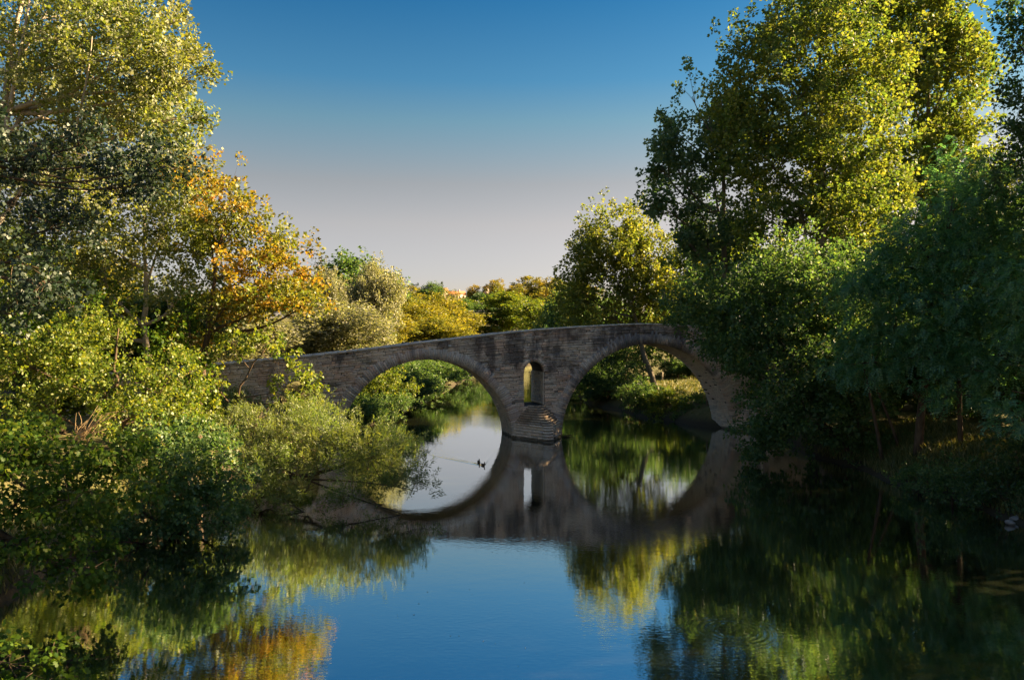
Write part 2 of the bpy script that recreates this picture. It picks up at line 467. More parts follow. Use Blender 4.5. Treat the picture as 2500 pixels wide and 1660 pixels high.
# ------------------------------------------------------------------ the bridge
rng = np.random.default_rng(7)
BR = empty('stone_bridge', (0, 59.7, 0), math.radians(14), 'old grey humpbacked stone bridge of two large arches across the river', 'bridge')
BW = 3.7
_tu = np.array([-60, -45, -30, -22, -20.5, -15.4, -10, -6, -3.8, .65, 4.9, 9.9, 13, 16, 20, 25, 32, 60])
_tz = np.array([3.6, 4.0, 5.1, 5.78, 5.94, 6.37, 6.98, 7.47, 7.72, 8.23, 8.56, 8.84, 8.84, 8.65, 8.2, 7.5, 6.4, 4.0])
_du = np.linspace(-60, 60, 2401)
_dz = np.convolve(np.pad(np.interp(_du, _tu, _tz), 25, mode='edge'), np.ones(51) / 51, 'valid')
def top(u): return np.interp(u, _du, _dz)
ARCH = [dict(u=-6.45, z=-.5, r=6.55), dict(u=11.43, z=-.3, r=7.5)]
SMALL = [dict(u=-15.75, z=3.2, r=1.35), dict(u=-20.4, z=1.45, r=1.6)]
WIN = [dict(u0=.95, u1=2.55, z0=2.48, z1=5.03), dict(u0=20.3, u1=21.6, z0=2.6, z1=5.4)]
U0, U1 = -45.0, 42.0
def arcpts(c, z, r, n, a0=math.pi, a1=0.0):
    return [(c + r * math.cos(a0 + (a1 - a0) * i / n), z + r * math.sin(a0 + (a1 - a0) * i / n)) for i in range(n + 1)]
G = .06   # body is set back behind the stones
def body_outline():
    pts = [(U0, -1.5)]
    for a in sorted(ARCH + SMALL, key=lambda q: q['u']):
        r = a['r'] + G
        n = 64 if r > 3 else 20
        ar = arcpts(a['u'], a['z'], r, n)
        pts.append((a['u'] - r, -1.5)); pts += ar; pts.append((a['u'] + r, -1.5))
    pts.append((U1, -1.5))
    for u in np.linspace(U1, U0, 120): pts.append((u, float(top(u)) - .95))
    return pts
def win_outline(w, g=G):
    uc = (w['u0'] + w['u1']) / 2; r = (w['u1'] - w['u0']) / 2 + g
    return [(uc - r, w['z0'] - g), (uc + r, w['z0'] - g)] + arcpts(uc, w['z1'], r, 14, 0.0, math.pi)
def prism(loops, v0, v1):
    b = Buf()
    tri = geometry.tessellate_polygon([[Vector((p[0], p[1], 0)) for p in L] for L in loops])
    P = np.array([p for L in loops for p in L]); n = len(P)
    V = np.vstack([np.c_[P[:, 0], np.full(n, v0), P[:, 1]], np.c_[P[:, 0], np.full(n, v1), P[:, 1]]])
    T = np.array(tri)
    Qs = []; s = 0
    for L in loops:
        k = len(L)
        for i in range(k):
            a, c = s + i, s + (i + 1) % k
            Qs.append([a, c, c + n, a + n])
        s += k
    b.add(V, Qs, np.vstack([T, T[:, ::-1] + n]))
    return b
loops = [body_outline()] + [win_outline(w) for w in WIN]
prism(loops, G * .6, BW).build('core_wall', M['mortar'], BR)
for v0, v1, nm in ((G * .6, .40, 'parapet_core'), (BW - .40, BW, 'parapet_core')):
    us = np.linspace(U0, U1, 120)
    lp = [(u, float(top(u)) - .97) for u in us] + [(u, float(top(u)) - .13) for u in us[::-1]]
    prism([lp], v0, v1).build(nm, M['mortar'], BR)

# coursed stones of the river face
def solid(u, z):
    ok = np.ones_like(u, dtype=bool)
    for a in ARCH:
        R = a['r'] + .5
        ok &= ~(((u - a['u']) ** 2 + (z - a['z']) ** 2 < R * R) & (z > a['z']))
        ok &= ~((np.abs(u - a['u']) < a['r'] - .02) & (z <= a['z']))
    for a in SMALL:
        R = a['r'] + .2
        ok &= ~(((u - a['u']) ** 2 + (z - a['z']) ** 2 < R * R) & (z > a['z']))
        ok &= ~((np.abs(u - a['u']) < a['r'] + .02) & (z <= a['z']))
    for w in WIN:
        uc = (w['u0'] + w['u1']) / 2; r = (w['u1'] - w['u0']) / 2
        ok &= ~((np.abs(u - uc) < r + .01) & (z > w['z0']) & (z <= w['z1']))
        ok &= ~(((u - uc) ** 2 + (z - w['z1']) ** 2 < (r + .18) ** 2) & (z > w['z1']))
    return ok
TOPC = 8.85
stones = []
zc = -.7
while zc < TOPC - .16:
    h = rng.uniform(.1, .25)
    h = min(h, TOPC - .13 - zc)
    us = np.arange(-32, 26, .04)
    sc_ = top(us) / TOPC
    ok = solid(us, (zc + h / 2) * sc_)
    i = 0
    while i < len(us):
        if not ok[i]: i += 1; continue
        j = i
        while j < len(us) and ok[j]: j += 1
        a, b = us[i], us[j - 1] + .04
        u = a
        while u < b - .02:
            w = rng.uniform(.22, .75) if rng.random() < .75 else rng.uniform(.7, 1.2)
            e = min(u + w, b)
            if b - e < .12: e = b
            stones.append((u, e, zc, zc + h, rng.uniform(-.03, .065)))
            u = e
        i = j
    zc += h
def stone_verts(s, jit=True):
    u, e, za, zb, pr = s
    g = .011
    f0, f1 = top(u) / TOPC, top(e) / TOPC
    c = np.array([[u + g, za * f0 + g], [e - g, za * f1 + g], [e - g, zb * f1 - g * .6], [u + g, zb * f0 - g * .6]])
    c = c + rng.uniform(-.012, .012, (4, 2))
    yf = -pr + rng.uniform(-.01, .01, 4)
    cc = c.mean(0); ci = cc + (c - cc) * np.array([.93, .8])
    V = np.vstack([np.c_[ci[:, 0], yf, ci[:, 1]], np.c_[c[:, 0], yf + .018, c[:, 1]], np.c_[c[:, 0], np.full(4, .12), c[:, 1]]])
    return V
SQ = [[0, 1, 2, 3]] + [[4 + i, 4 + (i + 1) % 4, (i + 1) % 4, i] for i in range(4)] + [[8 + i, 8 + (i + 1) % 4, 4 + (i + 1) % 4, 4 + i] for i in range(4)]
SQ = np.array(SQ)
order = sorted(range(len(stones)), key=lambda k: -((stones[k][1] - stones[k][0]) * (stones[k][3] - stones[k][2])) * (1 if -20 < stones[k][0] < 17 and stones[k][2] > .2 else .2))
single = set(order[:300])
mb = Buf()
for k, s in enumerate(stones):
    V = stone_verts(s)
    if k in single:
        c = V.mean(0)
        o = link('wall_stone', mesh_np('wall_stone', V - c, [SQ]), BR, M['stone'])
        o.location = c
    else:
        mb.add(V, SQ)
o = mb.build('coursed_masonry', M['stone'], BR)
tag(o, kind='stuff')

# voussoirs of the two great arches, each its own stone
for a in ARCH:
    r = a['r']
    n = int(math.pi * r / .16)
    da = math.pi / n
    variants = []
    for k in range(7):
        t = rng.uniform(.55, 1.05)
        w0 = da * .5 * .93
        ri = r - rng.uniform(0, .02)
        ro = r + t
        yf = -.055 - rng.uniform(0, .04)
        pts = []
        for (rr, sg) in ((ri, -1), (ri, 1), (ro, 1), (ro, -1)):
            pts.append((rr * math.cos(sg * w0), rr * math.sin(sg * w0)))
        V = np.array([[p[0], yf + rng.uniform(-.012, .012), p[1]] for p in pts] + [[p[0], .5, p[1]] for p in pts])
        variants.append(mesh_np('voussoir', V, [np.array([[3, 2, 1, 0], [4, 5, 6, 7], [0, 1, 5, 4], [1, 2, 6, 5], [2, 3, 7, 6], [3, 0, 4, 7]])]))
        variants[-1].materials.append(M['vous'])
    for i in range(n):
        ang = (i + .5) * da
        o = link('voussoir', variants[int(rng.integers(7))], BR)
        o.location = (a['u'], rng.uniform(-.015, .015), a['z'])
        o.rotation_euler = (0, -ang, 0)
    # vault stones lining the soffit
    sb = Buf()
    for i in range(n):
        v = .5 + rng.uniform(0, .3)
        first = True
        lo, hi = (i + .04) * da, (i + .96) * da
        vv = .505
        while vv < BW - .02:
            e = min(vv + rng.uniform(.25, .75), BW)
            if BW - e < .15: e = BW
            if not (a['u'] > 5 and .12 < ang_frac(i, n) < .28 and rng.random() < .16) if False else True:
                skip = (a['u'] > 5 and .1 < i / n < .27 and rng.random() < .13)
                rr = r + (.16 if skip else -rng.uniform(-.012, .02))
                Pq = []
                for q in (rr, r + .3):
                    for (an, y) in ((lo, vv + .008), (hi, vv + .008), (hi, e - .008), (lo, e - .008)):
                        Pq.append([a['u'] + q * math.cos(an), y, a['z'] + q * math.sin(an)])
                sb.add(np.array(Pq), BOXQ)
            vv = e
    # straight jambs below the springing
    for sg in (-1, 1):
        z = -1.2
        while z < a['z'] - .01:
            vv = .0
            z2 = min(z + .2, a['z'])
            while vv < BW - .02:
                e = min(vv + rng.uniform(.3, .8), BW)
                x0 = a['u'] + sg * (r - rng.uniform(0, .02)); x1 = a['u'] + sg * (r + .25)
                sb.add(boxv(min(x0, x1), max(x0, x1), vv + .008 - (.05 if vv == 0 else 0), e - .008, z + .008, z2 - .008), BOXQ)
                vv = e
            z = z2
    o = sb.build('vault_masonry', M['soffit'], BR)
    tag(o, kind='stuff')

# rings of the small arches and of the openings above the piers
sb = Buf()
for (c, z, r, n) in [(q['u'], q['z'], q['r'], 22) for q in SMALL] + [((w['u0'] + w['u1']) / 2, w['z1'], (w['u1'] - w['u0']) / 2, 15) for w in WIN]:
    da = math.pi / n
    for i in range(n):
        t = rng.uniform(.24, .36)
        V = []
        yf = -.06 - rng.uniform(0, .03)
        for y in (yf, .5):
            for (rr, an) in ((r, (i + .05) * da), (r, (i + .95) * da), (r + t, (i + .95) * da), (r + t, (i + .05) * da)):
                V.append([c + rr * math.cos(an), y, z + rr * math.sin(an)])
        o = link('opening_voussoir', mesh_np('opening_voussoir', np.array(V), [np.array([[3, 2, 1, 0], [4, 5, 6, 7], [0, 1, 5, 4], [1, 2, 6, 5], [2, 3, 7, 6], [3, 0, 4, 7]])]), BR, M['stone'])
# lining of the pier openings
for w in WIN:
    lb = Buf()
    for x, sg in ((w['u0'], -1), (w['u1'], 1)):
        z = w['z0']
        while z < w['z1'] - .01:
            z2 = min(z + rng.uniform(.12, .22), w['z1']); vv = .13
            while vv < BW - .02:
                e = min(vv + rng.uniform(.3, .8), BW)
                xa, xb = x - sg * rng.uniform(0, .02), x + sg * .2
                lb.add(boxv(min(xa, xb), max(xa, xb), vv + .006, e - .006, z + .006, z2 - .006), BOXQ)
                vv = e
            z = z2
    o = lb.build('opening_lining', M['soffit'], BR); tag(o, kind='stuff')

# coping stones along both parapets
for v0, v1 in ((-.07, .46), (BW - .46, BW + .07)):
    u = -30.0
    while u < 26:
        w = rng.uniform(.55, 1.0); e = u + w
        m_ = (u + e) / 2
        V = boxv(u + .008, e - .008, v0 + rng.uniform(-.02, .01), v1, -.14, rng.uniform(-.015, .02))
        V[:, 2] += np.where(V[:, 0] < m_, top(u), top(e))
        V[[4, 5], 2] -= .02
        c = V.mean(0)
        o = link('coping_stone', mesh_np('coping_stone', V - c, [BOXQ]), BR, M['cope'])
        o.location = c
        u = e

# pointed cutwater in front of the middle pier
def cutwater(ua, ub, tipv, single):
    uc = (ua + ub) / 2
    core = Buf(); b = Buf()
    z = -1.0
    lvl = 0
    while z < 2.45:
        h = .22 if z < .9 else .165
        f = 0.0 if z < 1.05 else (z - 1.05) / 1.4
        hw = (ub - ua) / 2 * (1 - f) + .62 * f
        tv = tipv * (1 - f) + .35 * f
        cx = uc
        A, T, B = np.array([cx - hw, .02]), np.array([cx, -tv]), np.array([cx + hw, .02])
        if z < .12: A = A + [-.12, 0]; B = B + [.12, 0]; T = T + [0, -.16]
        inn = .1
        Vc = []
        for zz in (z, z + h - .003):
            for P in (A + [inn, 0], T + [0, inn * 1.4], B - [inn, 0]): Vc.append([P[0], P[1], zz])
        core.add(Vc, [[0, 1, 4, 3], [1, 2, 5, 4]], [[0, 2, 1], [3, 4, 5]])
        for (P, Q_) in ((A, T), (T, B)):
            L = np.linalg.norm(Q_ - P); d = (Q_ - P) / L; nrm = np.array([d[1], -d[0]])
            t = 0.0
            off = rng.uniform(0, .3)
            while t < L - .05:
                wd = rng.uniform(.35, .8) if t > 0 else .3 + off
                e = min(t + wd, L)
                if L - e < .2: e = L
                pr = rng.uniform(-.03, .035)
                mid = P + d * (t + e) / 2
                depth = .45
                cen = mid - nrm * (depth / 2 - pr)
                if single:
                    o = link('cutwater_stone', UNITBOX[int(rng.integers(5)) + (5 if z > 1.0 else 0)], BR)
                    o.location = (cen[0], cen[1], z + h / 2)
                    o.scale = (e - t - .016, depth, h - .016)
                    o.rotation_euler = (rng.uniform(-.02, .02), rng.uniform(-.015, .015), math.atan2(d[1], d[0]))
                else:
                    bx = boxv(-.5, .5, -.5, .5, -.5, .5) * [e - t - .016, depth, h - .016]
                    R_ = np.array([[d[0], -d[1]], [d[1], d[0]]])
                    xy = bx[:, :2] @ R_.T + cen
                    b.add(np.c_[xy, bx[:, 2] + z + h / 2], BOXQ)
                t = e
        z += h; lvl += 1
    core.build('cutwater_core', M['mortar'], BR)
    if not single: tag(b.build('cutwater_masonry', M['stone_low'], BR), kind='stuff')
UNITBOX = []
for k in range(10):
    V = boxv(-.5, .5, -.5, .5, -.5, .5)
    fr = V[:, 1] < 0
    ci = V.copy()[fr]
    front = ci * [.94, 1, .82] + rng.uniform(-.02, .02, ci.shape) * [1, .4, 1]
    back = ci + [0, .06, 0]
    rear = V[~fr]
    VV = np.vstack([front[[0, 1, 3, 2]], back[[0, 1, 3, 2]], rear[[1, 0, 2, 3]]])
    me = mesh_np('cutwater_stone', VV, [np.array([[0, 1, 2, 3]] + [[4 + i, 4 + (i + 1) % 4, (i + 1) % 4, i] for i in range(4)] + [[8 + i, 8 + (i + 1) % 4, 4 + (i + 1) % 4, 4 + i] for i in range(4)])])
    me.materials.append(M['stone_low'] if k < 5 else M['stone_step'])
    UNITBOX.append(me)
cutwater(.08, 3.88, 3.3, True)
cutwater(18.95, 22.9, 3.2, False)
# small marker plate on the wall near the left arch crown
pl = Buf(); pl.add(boxv(-4.93, -4.72, -.075, .0, 6.98, 7.13), BOXQ)
o = pl.build('wall_plate', prin('pale_plate', lambda g, geo: ((.6, .57, .52), None), .7), BR)
o['label'] = 'small pale stone plate let into the wall'

# ------------------------------------------------------------------ vegetation machinery
def spheredirs(r, n):
    return unit(r.normal(size=(n, 3)))

LEAFCOUNT = [0]
def leaves_diamond(r, S, Dv, L, per, rad, ll, lw, droop=.25, along=.5, spread=.8, nup=.6, taper=.5):
    n = len(S)
    idx = np.repeat(np.arange(n), per)
    N = len(idx)
    LEAFCOUNT[0] += N
    t = r.random(N) ** .8
    d = Dv[idx]
    rp = r.normal(size=(N, 3)); rp -= (rp * d).sum(1)[:, None] * d; rp = unit(rp)
    off = rad * np.sqrt(r.random(N)) * (1 - taper * t)
    P = S[idx] + d * (L[idx] * t)[:, None] + rp * off[:, None]
    ld = unit(d * along + rp * spread + r.normal(size=(N, 3)) * .35 + np.array([0, 0, -droop]))
    nr = r.normal(size=(N, 3)) + np.array([0, 0, nup]); nr -= (nr * ld).sum(1)[:, None] * ld; nr = unit(nr)
    sd = np.cross(ld, nr)
    fz = r.uniform(.5, 1.3, N); l = ll * fz[:, None]; w = lw * (fz * r.uniform(.8, 1.15, N))[:, None]
    V = np.empty((N, 4, 3))
    V[:, 0] = P
    V[:, 1] = P + ld * l * .42 + sd * w * .5 + nr * w * .12
    V[:, 2] = P + ld * l
    V[:, 3] = P + ld * l * .42 - sd * w * .5 + nr * w * .12
    return V.reshape(-1, 3), np.arange(N * 4).reshape(-1, 4)

# lobed leaf outline (palmate), base at origin, tip along +x, size 1
_ml = np.array([[0, 0], [.02, -.28], [.22, -.2], [.3, -.52], [.5, -.2], [.72, -.28], [1.0, 0], [.72, .28], [.5, .2], [.3, .52], [.22, .2], [.02, .28]])
ML_C = np.array([.36, 0])
def leaves_palmate(r, S, Dv, L, per, rad, size, droop=.5):
    n = len(S)
    idx = np.repeat(np.arange(n), per); N = len(idx)
    LEAFCOUNT[0] += N * 6
    t = r.random(N) ** .8
    d = Dv[idx]
    rp = r.normal(size=(N, 3)); rp -= (rp * d).sum(1)[:, None] * d; rp = unit(rp)
    P = S[idx] + d * (L[idx] * t)[:, None] + rp * (rad * np.sqrt(r.random(N)) * (1 - .4 * t))[:, None]
    ld = unit(d * .5 + rp * .8 + r.normal(size=(N, 3)) * .3 + np.array([0, 0, -droop]))
    nr = r.normal(size=(N, 3)) * .7 + np.array([0.1, -.35, 1.0]); nr -= (nr * ld).sum(1)[:, None] * ld; nr = unit(nr)
    sd = np.cross(nr, ld)
    sz = size * r.uniform(.6, 1.2, N)
    return P, ld, sd, nr, sz
def palmate_mesh(P, ld, sd, nr, sz):
    N = len(P)
    out = np.vstack([ML_C, _ml])
    k = len(out)
    curl = -(np.abs(out[:, 1]) ** 2) * .5 - (out[:, 0] - .4) ** 2 * .25
    V = P[:, None] + sz[:, None, None] * (out[None, :, 0, None] * ld[:, None] + out[None, :, 1, None] * sd[:, None] + curl[None, :, None] * nr[:, None])
    m = k - 1
    a = np.arange(m)
    T = np.stack([np.zeros(m, int), 1 + a, 1 + (a + 1) % m], -1)
    T = (T[None] + (np.arange(N) * k)[:, None, None]).reshape(-1, 3)
    return V.reshape(-1, 3), T

def fronds(r, S, Dv, L, per, rad, fl, ll, lw, pairs=6):
    """feathery pinnate leaves"""
    n = len(S)
    idx = np.repeat(np.arange(n), per); N = len(idx)
    LEAFCOUNT[0] += N * pairs * 2
    t = r.random(N)
    d = Dv[idx]
    rp = r.normal(size=(N, 3)) * [1, 1, .5]; rp -= (rp * d).sum(1)[:, None] * d; rp = unit(rp)
    P = S[idx] + d * (L[idx] * t)[:, None] + rp * (rad * r.random(N))[:, None]
    fd = unit(d * .6 + rp * .9 + np.array([0, 0, -.35]) + r.normal(size=(N, 3)) * .2)
    nr = r.normal(size=(N, 3)) * .35 + np.array([0, 0, 1.0]); nr -= (nr * fd).sum(1)[:, None] * fd; nr = unit(nr)
    sd = np.cross(fd, nr)
    f = fl * r.uniform(.7, 1.2, N)
    Vs = []
    for k in range(pairs):
        tt = (k + .6) / pairs
        for sg in (-1, 1):
            B = P + fd * (f * tt)[:, None] + np.array([0, 0, -1]) * (f * tt * tt * .3)[:, None]
            dd = unit(sd * sg + fd * .35 - nr * .25 + r.normal(size=(N, 3)) * .15)
            q = np.cross(dd, nr)
            V = np.empty((N, 4, 3))
            V[:, 0] = B; V[:, 1] = B + dd * ll * .5 + q * lw * .5; V[:, 2] = B + dd * ll; V[:, 3] = B + dd * ll * .5 - q * lw * .5
            Vs.append(V)
    V = np.concatenate(Vs).reshape(-1, 3)
    return V, np.arange(len(V)).reshape(-1, 4)

def bez(a, b, c, n):
    t = np.linspace(0, 1, n)[:, None]
    return (1 - t) ** 2 * a + 2 * t * (1 - t) * b + t * t * c

def crown_sprays(r, lobes, nsp, sl, up=.4, shell=.62, gap=.0, gapk=.7, out=.9, low=-.75):
    S = []; D = []; L = []; I = []
    for li, lb in enumerate(lobes):
        c = np.array(lb[:3]); R = np.array(lb[3:6])
        n = nsp[li]
        d = spheredirs(r, int(n * 1.35))
        d = d[(d[:, 2] > low)][:n]
        n = len(d)
        bumps = unit(r.normal(size=(9, 3)))
        lump = 1 + .2 * (np.maximum(d @ bumps.T, 0) ** 5).sum(1) - .16
        fr = np.where(r.random(n) < .72, r.uniform(shell, 1.0, n), r.uniform(.12, shell, n)) * lump
        P = c + d * R * fr[:, None]
        # gather the sprays into branchlets so that the crown breaks into clumps
        nc = max(4, n // 7)
        a_ = r.integers(0, nc, n)
        sg = .1 * R + .1 * min(R) + .06
        P2 = P[:nc][a_] + r.normal(size=(n, 3)) * sg
        kp = r.random(n) < .78
        P = np.where(kp[:, None], P2, P)
        d = unit(np.where(kp[:, None], d[:nc][a_] + r.normal(size=(n, 3)) * .35, d))
        od = unit(d * out * (R / R.max())[None] + np.array([0, 0, up]) + r.normal(size=(n, 3)) * .3)
        S.append(P); D.append(od); L.append(sl * r.uniform(.6, 1.35, n)); I.append(np.full(n, li))
    S = np.concatenate(S); D = np.concatenate(D); L = np.concatenate(L); I = np.concatenate(I)
    if gap > 0:
        ph = r.uniform(0, 6.28, 6)
        f = np.sin(S[:, 0] * gapk + ph[0] + np.sin(S[:, 2] * gapk * .8 + ph[1])) + np.sin(S[:, 2] * gapk * 1.2 + ph[2] + np.sin(S[:, 0] * gapk + ph[3])) + .6 * np.sin(S[:, 1] * gapk + ph[4])
        keep = f > (-2.4 + gap * 2.4)
        S, D, L, I = S[keep], D[keep], L[keep], I[keep]
    return S, D, L, I

def tree(name, label, cat, base, lobes, leaf, bark, ll, lw, trunk_r, seed, cov=2.6, sl=.9, rad=.28, per=26, up=.4, gap=.3, gapk=.7,
         droop=.25, along=.5, spread=.8, kind='diamond', group=None, trunk_to=None, bend=None, stems=None, twigs=0.0, shell=.62,
         frond=(.3, 5), out=.9, low=-.75, nup=.6, limb_up=.0, single_leaves=0, build=True, trunk_name='trunk'):
    r = np.random.default_rng(seed)
    base = np.asarray(base, float)
    lobes = [tuple(l) for l in lobes]
    area = .5 * ll * lw if kind != 'palmate' else .45 * ll * ll
    nsp = []
    for l in lobes:
        A = math.pi * l[3] * l[5] * .5 + math.pi * l[4] * l[5] * .3 + math.pi * l[3] * l[4] * .2
        pl = per * (frond[1] * 2 if kind == 'frond' else 1)
        nsp.append(max(6, int(cov * A / (area * pl))))
    S, D, L, I = crown_sprays(r, lobes, nsp, sl, up, shell, gap, gapk, out, low)
    root = empty(name, base, 0, label, cat, group)
    # ---- wood
    wb = Buf()
    cen = np.array([l[:3] for l in lobes]); 
    main_top = np.asarray(trunk_to, float) if trunk_to is not None else np.array([cen[:, 0].mean(), cen[:, 1].mean(), cen[:, 2].max()])
    mid = (base + main_top) / 2 + (np.asarray(bend, float) if bend is not None else np.array([r.uniform(-.5, .5), r.uniform(-.5, .5), 0]))
    tp = bez(base + [0, 0, -.4], mid, main_top, 14)
    tp[1:-1] += r.normal(size=(12, 3)) * .05
    tr = trunk_r * (1 - .86 * np.linspace(0, 1, 14) ** .9); tr[0] *= 1.35
    wb.tube(tp, tr, 9)
    if stems:
        for (sb_, st_, rr) in stems:
            q = bez(np.asarray(sb_, float), (np.asarray(sb_, float) + np.asarray(st_, float)) / 2 + r.normal(size=3) * .3, np.asarray(st_, float), 10)
            wb.tube(q, rr * (1 - .75 * np.linspace(0, 1, 10)), 7)
    for li, l in enumerate(lobes):
        c = np.array(l[:3])
        k = np.argmin(np.linalg.norm(tp - (c - [0, 0, np.linalg.norm(c - main_top) * .1 + l[5] * .9]), axis=1))
        k = int(np.clip(k, 3, 12))
        a = tp[k]
        dist = np.linalg.norm(c - a)
        m_ = a * .5 + c * .5 + np.array([0, 0, -.12 * dist + limb_up * dist]) + r.normal(size=3) * .08 * dist
        nb = 9
        q = bez(a, m_, c + np.array([0, 0, l[5] * .2]), nb)
        r0 = min(tr[k] * .8, .045 + .03 * dist)
        lr = r0 * (1 - .7 * np.linspace(0, 1, nb))
        wb.tube(q, lr, 6, False)
        mine = np.where(I == li)[0]
        if len(mine) == 0: continue
        pick = r.choice(mine, min(len(mine), int(8 + 3 * max(l[3], l[5]))), replace=False)
        for s in pick:
            kk = int(np.clip(np.argmin(np.linalg.norm(q - S[s], axis=1)) - 1, 2, nb - 1))
            e = S[s] + D[s] * L[s] * .6
            dd = np.linalg.norm(e - q[kk])
            sub = bez(q[kk], (q[kk] + e) / 2 + np.array([0, 0, .1 * dd]) + r.normal(size=3) * .06 * dd, e, 6)
            wb.tube(sub, lr[kk] * .5 * (1 - .82 * np.linspace(0, 1, 6)), 4, False)
        if twigs > 0:
            sel = mine[r.random(len(mine)) < twigs]
            for s in sel:
                e0 = S[s] - D[s] * L[s] * .35; e1 = S[s] + D[s] * L[s] * .9
                wb.tube(np.stack([e0, (e0 + e1) / 2 + r.normal(size=3) * .03, e1]), [.011, .008, .003], 3, False)
    wb.build(trunk_name, bark, root, base, True)
    # ---- leaves
    if kind == 'palmate':
        P, ld, sd, nr, sz = leaves_palmate(r, S, D, L, per, rad, ll, droop)
        if single_leaves:
            d2 = np.linalg.norm(P - np.array([0, 0, CAMH]), axis=1) - sz * 4 - (P[:, 0] > -14) * 1.0
            o_ = np.argsort(d2)
            pick, rest = o_[:single_leaves], o_[single_leaves:]
        else:
            pick, rest = [], np.arange(len(P))
        V, T = palmate_mesh(P[rest], ld[rest], sd[rest], nr[rest], sz[rest])
        me = mesh_np('crown', V - base, [T])
        crown = link('crown', me, root, leaf)
        tag(crown, kind='stuff')
        if len(pick):
            V1, T1 = palmate_mesh(np.zeros((1, 3)), np.array([[1., 0, 0]]), np.array([[0, 1., 0]]), np.array([[0, 0, 1.]]), np.ones(1))
            lm = mesh_np('leaf', V1, [T1]); lm.materials.append(leaf)
            for i in pick:
                o = bpy.data.objects.new('leaf', lm); COL.objects.link(o); o.parent = crown
                m4 = Matrix(((ld[i][0], sd[i][0], nr[i][0], P[i][0] - base[0]), (ld[i][1], sd[i][1], nr[i][1], P[i][1] - base[1]), (ld[i][2], sd[i][2], nr[i][2], P[i][2] - base[2]), (0, 0, 0, 1)))
                o.matrix_local = m4 @ Matrix.Scale(float(sz[i]), 4)
    else:
        if kind == 'frond':
            V, Qd = fronds(r, S, D, L, per, rad, frond[0], ll, lw, frond[1])
        else:
            V, Qd = leaves_diamond(r, S, D, L, per, rad, ll, lw, droop, along, spread, nup)
        crown = link('crown', mesh_np('crown', V - base, [Qd]), root, leaf)
        tag(crown, kind='stuff')
    return root

def gb(x, y, dz=0.0):
    return np.array([x, y, float(ground_z(x, y)) + dz])
def gp(px, D, dz=0.0):
    return gb((px - 1250) / F * D, D, dz)

# ------------------------------------------------------------------ right bank trees
tree('poplar_tree', 'tall sunlit poplar with broad yellow-green crown rising over the right bridge end', 'tree', gp(2020, 62),
     [lob(1990, 60, 62, 120, 110, 4.5), lob(1900, 190, 62, 130, 140, 5), lob(2070, 190, 62, 130, 150, 5), lob(1830, 340, 62, 100, 120, 4.5),
      lob(1980, 380, 62, 180, 130, 6), lob(1960, 540, 62, 180, 110, 5.5), lob(2090, 480, 62, 110, 120, 5)],
     M['poplar'], M['greybark'], .27, .25, .5, 11, sl=1.2, rad=.46, per=30, up=.75, gap=.15, gapk=.62, cov=5.4, trunk_to=W(2000, 60, 62), limb_up=.05)
tree('poplar_tree', 'tallest sunlit poplar behind the feathery dark tree, its top cut by the frame', 'tree', gp(2290, 73),
     [lob(2120, 20, 73, 90, 100, 4.5), lob(2230, 60, 73, 110, 150, 5), lob(2330, 170, 73, 80, 130, 4.5), lob(2220, 250, 73, 120, 140, 5.5),
      lob(2320, 350, 73, 90, 130, 5), lob(2230, 470, 73, 130, 120, 5.5), lob(2180, 620, 73, 150, 110, 5), lob(2350, 520, 73, 90, 120, 5)],
     M['poplar'], M['greybark'], .33, .3, .5, 12, sl=1.3, rad=.5, per=30, up=.8, gap=.1, gapk=.6, cov=6.0, trunk_to=W(2250, 0, 73), limb_up=.05)
tree('poplar_tree', 'poplar with spiky open crown in shade-toned dark blue-green standing behind the right arch', 'tree', gp(1772, 70.5),
     [lob(1730, 300, 70, 60, 110, 3), lob(1690, 250, 70, 26, 70, 2), lob(1640, 330, 70, 28, 80, 2), lob(1655, 440, 70, 75, 90, 4), lob(1740, 450, 70, 90, 110, 4.5),
      lob(1615, 420, 70, 30, 60, 2), lob(1640, 530, 70, 60, 45, 3.5), lob(1760, 560, 70, 100, 70, 5), lob(1800, 300, 70, 60, 90, 4), lob(1730, 620, 70, 80, 60, 4), lob(1680, 600, 70, 50, 40, 3), lob(1790, 680, 70, 80, 60, 4)],
     M['shade_teal_poplar'], M['greybark'], .32, .29, .45, 13, sl=1.3, rad=.5, per=28, up=.6, gap=.4, gapk=.6, cov=4.2, trunk_to=W(1760, 230, 70))
tree('poplar_tree', 'rounded golden-green tree with leaning trunk seen above and through the right arch', 'tree', gp(1606, 84),
     [lob(1490, 590, 86, 90, 70, 4.5), lob(1430, 640, 86, 50, 70, 3.5), lob(1570, 620, 86, 80, 80, 4.5), lob(1500, 690, 86, 130, 70, 5), lob(1610, 700, 85, 90, 70, 4.5), lob(1410, 720, 87, 50, 70, 3.5),
      lob(1500, 780, 86, 150, 60, 5)],
     M['golden_poplar'], M['greybark'], .27, .24, .38, 14, sl=1.1, rad=.45, per=28, up=.7, gap=.15, gapk=.6, cov=4.6, trunk_to=W(1530, 620, 86), bend=(-1.2, 0, 0), low=-.9)
tree('broadleaf_tree', 'yellow-lit tree filling the gap below the tall poplars, behind the bridge', 'tree', gp(1790, 90),
     [lob(1690, 640, 90, 80, 60, 4.5), lob(1780, 620, 90, 90, 60, 5), lob(1850, 690, 90, 110, 80, 5), lob(1700, 720, 90, 110, 70, 5), lob(1960, 680, 90, 100, 90, 5)],
     M['yellowgreen'], M['bark'], .3, .26, .35, 15, sl=1.1, rad=.45, per=26, up=.5, gap=.15, cov=4.0)
